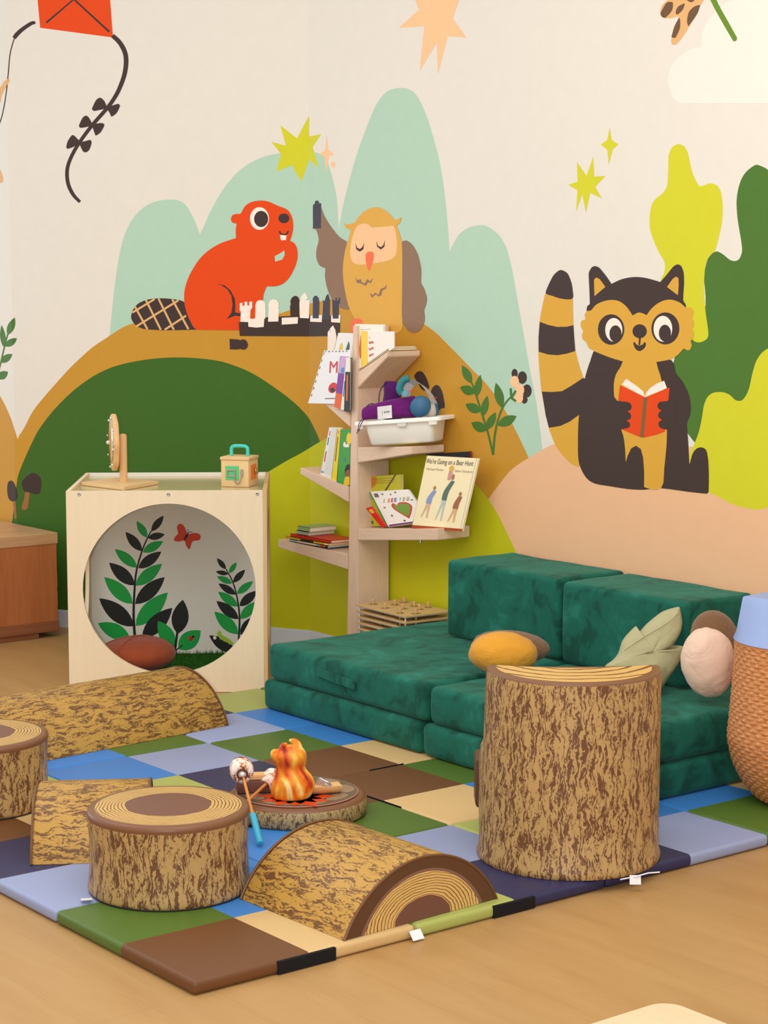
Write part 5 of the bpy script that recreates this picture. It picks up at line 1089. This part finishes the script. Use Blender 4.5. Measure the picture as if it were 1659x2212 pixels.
lying('light green book on top of the flat pile', (643,1141), (669,1156), 0.022, (150, 176, 120), 0.16, zz+0.0595, 0.008)
# ------------------------------------------------------------ storage bin on the middle right shelf
M_BIN = flat('white_plastic', (250, 246, 238), 0.35, 0.4, 0.01, Transmission_Weight=0.0); M_CLR = flat('clear_catch', (232, 230, 224), 0.15, 0.5, 0.01)
tilt = math.atan2(1.088-1.042, 0.4035); bu = V((0.42, -0.905, 0.0)).normalized(); bu = (bu*cos(tilt)+V((0, 0, 1))*sin(tilt)).normalized(); bn = V((0.905, 0.42, 0)).normalized(); bz = bu.cross(bn).normalized()
if bz.z < 0: bz = -bz
FP = V((2.79, 2.85, 1.1))
a = onp(764, 912, FP, bn); b = onp(952, 900, FP, bn); bl_ = onp(795, 961, FP, bn); br_ = onp(929, 957, FP, bn); bu = (b-a).normalized(); bz = (V((0, 0, 1))-bu*bu.z).normalized(); Wd = (b-a).length; Hb = 0.112
t = thing('storage_bin', 'white plastic bin of sensory toys on the middle right shelf', 'bin', tuple((a+b)/2-bz*Hb))
def bp_(s, d, h): return a+bu*s+bn*d+bz*h
dp = 0.165
def rrect(s0, s1, d0, d1, h, r=0.02, k=5):
    pts = []
    for cx, cy, st in ((s1-r, d0+r, -pi/2), (s1-r, d1-r, 0), (s0+r, d1-r, pi/2), (s0+r, d0+r, pi)):
        for i in range(k+1): q = st+pi/2*i/k; pts.append(bp_(cx+r*cos(q), cy+r*sin(q), h))
    return pts
i0, i1 = 0.045, Wd-0.045; hb = -Hb
bm = bm_new(); loft(bm, [rrect(i0+0.022, i1-0.022, 0.03, dp-0.03, hb), rrect(i0+0.014, i1-0.014, 0.022, dp-0.022, hb+0.008), rrect(i0, i1, 0.008, dp-0.008, -0.012), rrect(i0, i1, 0.008, dp-0.008, 0.0)], True, False)
loft(bm, [rrect(i0+0.004, i1-0.004, 0.012, dp-0.012, 0.0), rrect(i0+0.02, i1-0.02, 0.03, dp-0.03, hb+0.01)], False, True); bmesh.ops.recalc_face_normals(bm, faces=bm.faces); obj('tub', bm, M_BIN, t, smooth=50)
bm = bm_new(); o_ = [rrect(0, Wd, -0.008, dp+0.008, -0.016), rrect(0, Wd, -0.008, dp+0.008, -0.002), rrect(0.003, Wd-0.003, -0.005, dp+0.005, 0.001), rrect(i0+0.003, i1-0.003, 0.012, dp-0.012, 0.001), rrect(i0+0.003, i1-0.003, 0.012, dp-0.012, -0.016), rrect(0, Wd, -0.008, dp+0.008, -0.016)]
loft(bm, o_, False, False); bmesh.ops.recalc_face_normals(bm, faces=bm.faces); obj('rim', bm, M_BIN, t, smooth=50)
for s0_, s1_, m, nm in ((0.012, 0.045, M_BIN, 'lug'), (Wd-0.062, Wd-0.018, M_BIN, 'lug'), (Wd*0.50, Wd*0.61, M_CLR, 'catch')):
    bm = bm_new(); q = [bp_(s0_, -0.006, -0.0165), bp_(s1_, -0.006, -0.0165), bp_(s1_-0.004, -0.004, -0.034), bp_(s0_+0.004, -0.004, -0.034)]; quadbox(bm, q, bn*0.02, bev=0.002); bmesh.ops.recalc_face_normals(bm, faces=bm.faces); obj(nm, bm, m, t, smooth=30)
M_MLD = flat('moulded_mark', (206, 196, 180), 0.5)
for s0_ in (0.10, Wd-0.145):
    bm = bm_new()
    def mk_(x0, y0, x1, y1): quadbox(bm, [bp_(s0_+x, 0.0076+0.0012*0+(-h_)*0.19, h_) for x, h_ in ((x0, y0), (x1, y0), (x1, y1), (x0, y1))], bn*-0.0008)
    for x0, y0, x1, y1 in ((0, -.042, .048, -.0432), (0, -.066, .048, -.0672), (0, -.042, .001, -.067), (.047, -.042, .048, -.067), (.005, -.050, .012, -.053), (.008, -.046, .010, -.06), (.013, -.052, .018, -.055), (.022, -.055, .026, -.057), (.032, -.048, .044, -.0492), (.032, -.060, .044, -.0612), (.032, -.048, .0332, -.061), (.0428, -.048, .044, -.061)): mk_(x0, y0, x1, y1)
    bmesh.ops.recalc_face_normals(bm, faces=bm.faces); obj('moulded_mark', bm, M_MLD, t, smooth=0)
# things in the bin
M_PUR = cloth('purple_velour', (108, 28, 112), 0.2); M_PUR2 = cloth('purple_velour_dark', (84, 24, 96), 0.2); M_CORD = flat('dark_cord', (48, 34, 60), 0.7); M_CORDP = flat('purple_cord', (92, 44, 110), 0.7)
def bag(label, outline, P0, th_, m, cords, tagq=None, band=None):
    bm, C = lobed_pillow(outline, P0, th_, 0.0, m); t = thing('drawstring_bag', label, 'bag', tuple(C)); obj('pouch', bm, m, t, smooth=70)
    for cpx, cmx in cords:
        bm = bm_new(); P0v = V(P0)-NV*(th_*0.5); tube(bm, [V(p) for p in openpts([tuple(onv(x, y, P0v)) for x, y in cpx], 4)], 0.0022, 6); obj('cord', bm, cmx, t)
    if tagq:
        bm = bm_new(); P0v = V(P0)-NV*(th_+0.004); q = [onv(x, y, P0v) for x, y in tagq]; quadbox(bm, q, NV*0.001, 0)
        def m2(s, w_): return q[0]+(q[1]-q[0])*s+(q[3]-q[0])*w_-NV*0.0006
        for k in range(6):
            for x0, y0, x1, y1 in (((.46+.07*k), .42+.03*(k % 2), .46+.07*k+.045, .58-.02*(k % 3)),): f = bm.faces.new([bm.verts.new(m2(*p)) for p in ((x0, y0), (x1, y0), (x1, y1), (x0, y1))]); f.material_index = 1
        f = bm.faces.new([bm.verts.new(m2(*p)) for p in ((.32, .34), (.335, .34), (.335, .80), (.32, .80))]); f.material_index = 1
        obj('tag', bm, [M_TAG, flat('tag_ink', (90, 88, 88), 0.6)], t, smooth=0)
    if band: bm = bm_new(); ell(bm, onv(band[0], band[1], V(P0)-NV*th_*0.9), (0.006, 0.004, 0.008), VB, 10, 6); obj('stopper', bm, flat('red_stopper', (220, 50, 40), 0.4), t, label='red cord stopper')
    return t
Bm = bp_(Wd*0.5, dp*0.5, 0)
Pf = bp_(Wd*0.4, 0.045, 0); Pr = bp_(Wd*0.45, 0.125, 0)
bag('purple drawstring bag standing up at the back of the white bin', [(829,826),(840,823),(852,824),(861,829),(866,850),(868,880),(866,905),(825,905),(826,870),(829,850)], Pr, 0.022, M_PUR2, [([(836,825),(824,838),(819,855),(818,872)], M_CORD)], None, (859, 844))
bag('purple drawstring bag with a white tag lying across the front of the white bin', [(781,893),(783,884),(790,878),(815,870),(850,862),(880,857),(896,856),(898,870),(901,901),(870,903),(830,905),(800,906),(784,906)], Pf, 0.026, M_PUR, [([(792,879),(798,873),(807,872)], M_CORD), ([(784,905),(776,914),(773,930),(771,937)], M_CORDP), ([(786,906),(779,918),(775,932)], M_CORDP)], [(815,879),(846,875),(847,903),(816,906)])
M_BLU = flat('blue_plastic', (52, 104, 142), 0.4, 0.4, 0.05, 20); M_TEA = flat('teal_pad', (44, 128, 136), 0.6, 0.3, 0.05); M_GRY = flat('light_grey_plastic', (228, 230, 236), 0.35, 0.4, 0.03); M_CRE = flat('cream_pad', (206, 198, 186), 0.6)
Pe = bp_(Wd*0.66, 0.085, 0)
t = thing('ear_defenders', 'blue and grey ear defenders lying in the white bin', 'ear defenders', tuple(onv(905, 895, Pe)))
def arcpx(pts, off): return [onv(x, y, Pe+NV*off) for x, y in openpts(pts, 6)]
bm = bm_new(); arc = [(868,852),(870,838),(876,825),(884,819),(896,821),(908,830),(918,842),(926,856),(930,868)]
A1 = arcpx(arc, -0.01); A2 = arcpx([(x+17, y+13) for x, y in arc], 0.03)
vs1 = [bm.verts.new(p) for p in A1]; vs2 = [bm.verts.new(p+V((0, 0, 0.004))) for p in A2]
for i in range(len(vs1)-1): bm.faces.new((vs1[i], vs1[i+1], vs2[i+1], vs2[i]))
bmesh.ops.solidify(bm, geom=list(bm.faces), thickness=0.004); bmesh.ops.recalc_face_normals(bm, faces=bm.faces); obj('headband', bm, M_GRY, t, smooth=60)
bm = bm_new(); tube(bm, arcpx([(869,851),(863,842),(866,829),(874,820),(884,817)], -0.014), [0.006]+[0.016]*23+[0.008], 12); obj('band_pad', bm, M_TEA, t, smooth=70, label='teal padded part of the headband')
bm = bm_new(); ell(bm, onv(908, 878, Pe-NV*0.012), (0.046, 0.022, 0.050), VB @ Rz(0.7), 26, 16); obj('ear_cup', bm, M_BLU, t, smooth=80, label='blue ear cup')
bm = bm_new(); ell(bm, onv(929, 884, Pe+NV*0.018), (0.028, 0.022, 0.040), VB @ Rz(-0.3), 24, 14); obj('ear_cushion', bm, M_CRE, t, smooth=80, label='cream ear cushion')
bm = bm_new(); ell(bm, onv(938, 882, Pe+NV*0.028), (0.020, 0.02, 0.034), VB @ Rz(-0.3), 24, 14); obj('ear_cup', bm, M_BLU, t, smooth=80, label='blue ear cup')
bm = bm_new(); quadbox(bm, [onv(x, y, Pe-NV*0.03) for x, y in ((865,849),(877,841),(884,852),(872,859))], NV*0.012, bev=0.003); bmesh.ops.recalc_face_normals(bm, faces=bm.faces); obj('slider', bm, flat('pale_blue_plastic', (110, 164, 186), 0.4), t, smooth=30)
bm = bm_new(); tube(bm, arcpx([(881,849),(888,843),(899,845)], -0.02), 0.0022, 6); tube(bm, arcpx([(930,866),(936,860),(943,859)], 0.02), 0.0018, 6); obj('wire', bm, flat('red_wire', (224, 80, 50), 0.5), t)

# ------------------------------------------------------------ puzzle rack behind the couch
M_PZ = wood('puzzle_ply', (206, 168, 112), (226, 192, 136), 'y', 0.5); M_PEG = wood('peg_wood', (214, 168, 112), (228, 186, 134), 'z', 0.5); M_WIRE = flat('white_wire', (226, 228, 232), 0.3, 0.4, 0.01); M_SLOT = flat('puzzle_slot', (150, 120, 70), 0.6)
zt = 0.338; f0, l0, r0, b0 = [onz(x, y, zt) for x, y in ((876,1334),(766,1307),(967,1319),(850,1297))]
sh = V((0, 0, 0)); cen = (f0+l0+r0+b0)/4
e1 = (l0-f0); e2 = (r0-f0); e1.z = e2.z = 0
l1, l2 = min(e1.length, 0.385), min(e2.length, 0.245); e1.normalize(); e2 = V((-e1.y, e1.x, 0)); e2 = e2 if e2.dot(r0-f0) > 0 else -e2
t = thing('puzzle_rack', 'white wire rack behind the couch seat', 'rack', (cen.x, cen.y, 0.041))
def zp(s, q, z): return V((f0.x, f0.y, 0))+e1*l1*s+e2*l2*q+V((0, 0, z))
bm = bm_new()
for s, q in ((0.02, 0.02), (0.98, 0.02), (0.02, 0.98), (0.98, 0.98)): tube(bm, [zp(s, q, 0.041), zp(s, q, zt-0.004)], 0.0035, 8)
levels = [zt-0.027*k for k in range(5)]
for z in levels:
    for A_, B_ in (((0.02, 0.02), (0.98, 0.02)), ((0.02, 0.98), (0.98, 0.98)), ((0.02, 0.02), (0.02, 0.98)), ((0.98, 0.02), (0.98, 0.98))): tube(bm, [zp(*A_, z-0.0035), zp(*B_, z-0.0035)], 0.0025, 6)
obj('wire_frame', bm, M_WIRE, t, smooth=60)
random.seed(8); ordn = ['topmost of the stack', 'second from the top', 'third from the top', 'fourth from the top', 'lowest in view']
pegs = [(0.06,0.30),(0.20,0.10),(0.28,0.62),(0.42,0.40),(0.50,0.75),(0.58,0.18),(0.72,0.55),(0.80,0.85),(0.90,0.25),(0.35,0.90)]
for k, z in enumerate(levels):
    c_ = zp(0.5, 0.5, z); tb = thing('peg_puzzle', 'wooden peg puzzle board in the white wire rack, '+ordn[k], 'puzzle', tuple(c_), 'peg puzzles in the wire rack')
    bm = bm_new(); ex = 0.022; quadbox(bm, [zp(-ex, -ex, z), zp(1+ex, -ex, z), zp(1+ex, 1+ex, z), zp(-ex, 1+ex, z)], (0, 0, 0.007), 0, 0.001); bmesh.ops.recalc_face_normals(bm, faces=bm.faces)
    for s, q in pegs:
        a_ = random.uniform(0, 6.28); pts = [zp(s, q, z+0.0074)+V((cos(a_+2*pi*i/7), sin(a_+2*pi*i/7), 0))*0.026*(0.6+0.5*((i*3+k) % 4)/4) for i in range(7)]; fillpoly(bm, pts, 1, V((0, 0, 1)))
    obj('board', bm, [M_PZ, M_SLOT], tb, smooth=0)
    for s, q in pegs:
        p = zp(s, q, z+0.0076); bm = bm_new(); loft(bm, [circ((p.x, p.y, p.z+h_), r, 12) for h_, r in ((0, 0.0045), (0.012, 0.0055), (0.019, 0.0085), (0.023, 0.008))], True, True); obj('peg', bm, M_PEG, tb, smooth=50)

# ------------------------------------------------------------ wicker basket with blue block, right edge
n = N('wicker'); v = n.coord('UV', (1, 1, 1)); f1 = n.noise(n.coord('UV', (30, 120, 1)), 1.0, 4)
cw = n.ramp(f1, [(0.3, (172, 102, 54)), (0.5, (204, 134, 80)), (0.7, (226, 166, 112))])
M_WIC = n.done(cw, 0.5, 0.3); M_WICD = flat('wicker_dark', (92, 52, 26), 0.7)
Rm = 0.25; bcx = V((2.404, 0.365, 0)); bc = bcx + RT*Rm; bc = V((bc.x, bc.y, 0)); zb0 = 0.0415
Pb = bc
def bprof(px, py): p = onv(px, py, Pb); return ((p-Pb).dot(RT), p.z)
ctrl = [bprof(x, y) for x, y in ((1659,1740),(1636,1722),(1616,1702),(1598,1676),(1584,1645),(1576,1610),(1574,1590),(1577,1560),(1583,1500),(1588,1440),(1590,1386))]
ctrl = [(-a, z) for a, z in ctrl]; ctrl[0] = (ctrl[0][0], zb0); zs_ = [c[1] for c in ctrl]
t = thing('wicker_basket', 'bulging woven wicker basket cut off by the right picture edge', 'basket', (bc.x, bc.y, zb0))
cz_ = openpts([(max(r, 0.05), max(z, zb0)) for r, z in ctrl], 8); ctot = len(cz_)
# resample by arc length: one weave row each ~6.5 mm
Ls = [0]
for i in range(1, ctot): Ls.append(Ls[-1]+math.hypot(cz_[i][0]-cz_[i-1][0], cz_[i][1]-cz_[i-1][1]))
def at_len(s):
    for i in range(1, ctot):
        if Ls[i] >= s:
            q = (s-Ls[i-1])/max(Ls[i]-Ls[i-1], 1e-9); return tuple(cz_[i-1][k]+(cz_[i][k]-cz_[i-1][k])*q for k in (0, 1))
    return cz_[-1]
rows = int(Ls[-1]/0.0135); NS = 64; seg = NS*3; RR = []; SLn = []
for k in range(rows*3+1):
    r, z = at_len(Ls[-1]*k/(rows*3)); row = k//3; ph = k % 3; amp = 0.0042
    rv = []
    for i in range(seg):
        th_ = 2*pi*i/seg; wv_ = cos(NS/2*th_+pi*(row % 2)); rr_ = r + (amp*(0.35+0.65*wv_) if ph != 0 else -0.0015)
        rv.append(V((bc.x+rr_*cos(th_), bc.y+rr_*sin(th_), z)))
    RR.append(rv)
bm = bm_new(); loft(bm, RR, True, False, 0, uvs=lambda k, i: (i/seg*3, k/(rows*3)))
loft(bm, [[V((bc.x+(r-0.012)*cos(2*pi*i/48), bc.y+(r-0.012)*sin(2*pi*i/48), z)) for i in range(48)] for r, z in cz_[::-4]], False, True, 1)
obj('weave', bm, [M_WIC, M_WICD], t, smooth=70)
rt_, zt_ = cz_[-1]; bm = bm_new()
for k in range(2): tube(bm, [V((bc.x+(rt_-0.003)*cos(2*pi*i/96), bc.y+(rt_-0.003)*sin(2*pi*i/96), zt_+0.003*sin(24*2*pi*i/96+pi*k))) for i in range(97)], 0.006, 8)
obj('rim', bm, M_WIC, t, smooth=60)
M_BLK2 = flat('periwinkle_vinyl', (146, 166, 212), 0.45, 0.35, 0.02, 60)
zl = onv(1586, 1384, Pb).z; zu = onv(1605, 1288, Pb).z
bm = bm_new(); rb = rt_+0.006
top = []; nb = 48
Lx = onv(1605, 1288, Pb); rl = (Lx-Pb).dot(RT)
corner = [V((Pb.x, Pb.y, 0))+RT*rl+NV*0.02, V((Pb.x, Pb.y, 0))-NV*(-rl)*0.92-RT*(-0.06), V((Pb.x, Pb.y, 0))-RT*rl, V((Pb.x, Pb.y, 0))+NV*(-rl)*0.92]
def sq(i, s, z, rnd=0.0):
    """point i of a ring that blends a square (corner to the left) into a circle"""
    a = 2*pi*i/nb; d = (-RT*cos(a) - NV*sin(a)); k = 1.0/(abs(cos(a))+abs(sin(a)))
    r = (-rl)*(k*(1-rnd)+rnd*0.97)*s; return V((Pb.x, Pb.y, z))+d*r
ringsB = [[V((Pb.x, Pb.y, zl-0.004))+(-RT*cos(2*pi*i/nb)-NV*sin(2*pi*i/nb))*(rb-0.012) for i in range(nb)], [V((Pb.x, Pb.y, zl+0.004))+(-RT*cos(2*pi*i/nb)-NV*sin(2*pi*i/nb))*rb for i in range(nb)]]
for s_ in (0.25, 0.5, 0.75, 0.97):
    ringsB.append([(V((Pb.x, Pb.y, zl+(zu-zl)*s_))+(-RT*cos(2*pi*i/nb)-NV*sin(2*pi*i/nb))*rb).lerp(sq(i, 1.0, zl+(zu-zl)*s_), s_) for i in range(nb)])
ringsB += [[sq(i, 0.985, zu) for i in range(nb)], [sq(i, 0.5, zu+0.001) for i in range(nb)]]
loft(bm, ringsB, True, True); bmesh.ops.recalc_face_normals(bm, faces=bm.faces)
obj('foam_block', bm, M_BLK2, smooth=28, label='light blue vinyl foam block sitting on the wicker basket', cat='foam block')

# ------------------------------------------------------------ small table, bottom right corner
M_TBL = wood('cream_birch_table', (218, 184, 144), (228, 198, 160), 'y', 0.4, 0.5)
zt = 0.45; cpt = onz(1440, 2166, zt); t = thing('low_table', 'pale wooden table corner in the bottom right foreground', 'table', (cpt.x-0.3, cpt.y-0.3, 0))
X_, Y_ = cpt.x+0.012, cpt.y+0.012; r = 0.045; out = []
for cx, cy, st in ((X_-r, Y_-r, 0), (X_-1.0+r, Y_-r, pi/2), (X_-1.0+r, Y_-0.7+r, pi), (X_-r, Y_-0.7+r, 3*pi/2)):
    for i in range(9): out.append((cx+r*cos(st+pi/2*i/8), cy+r*sin(st+pi/2*i/8)))
bm = bm_new(); loft(bm, [[V((x, y, z)) for x, y in out] for z in (zt-0.025, zt-0.003)]+[[V((X_-0.5+(x-X_+0.5)*0.997, Y_-0.35+(y-Y_+0.35)*0.996, zt)) for x, y in out]], True, True); obj('table_top', bm, M_TBL, t, smooth=40)
for dx, dy in ((-0.09, -0.09), (-0.91, -0.09), (-0.09, -0.61), (-0.91, -0.61)):
    bm = bm_new(); tube(bm, [V((X_+dx, Y_+dy, 0.001)), V((X_+dx, Y_+dy, zt-0.026))], [0.018, 0.025], 20); obj('leg', bm, M_TBL, t, smooth=50)
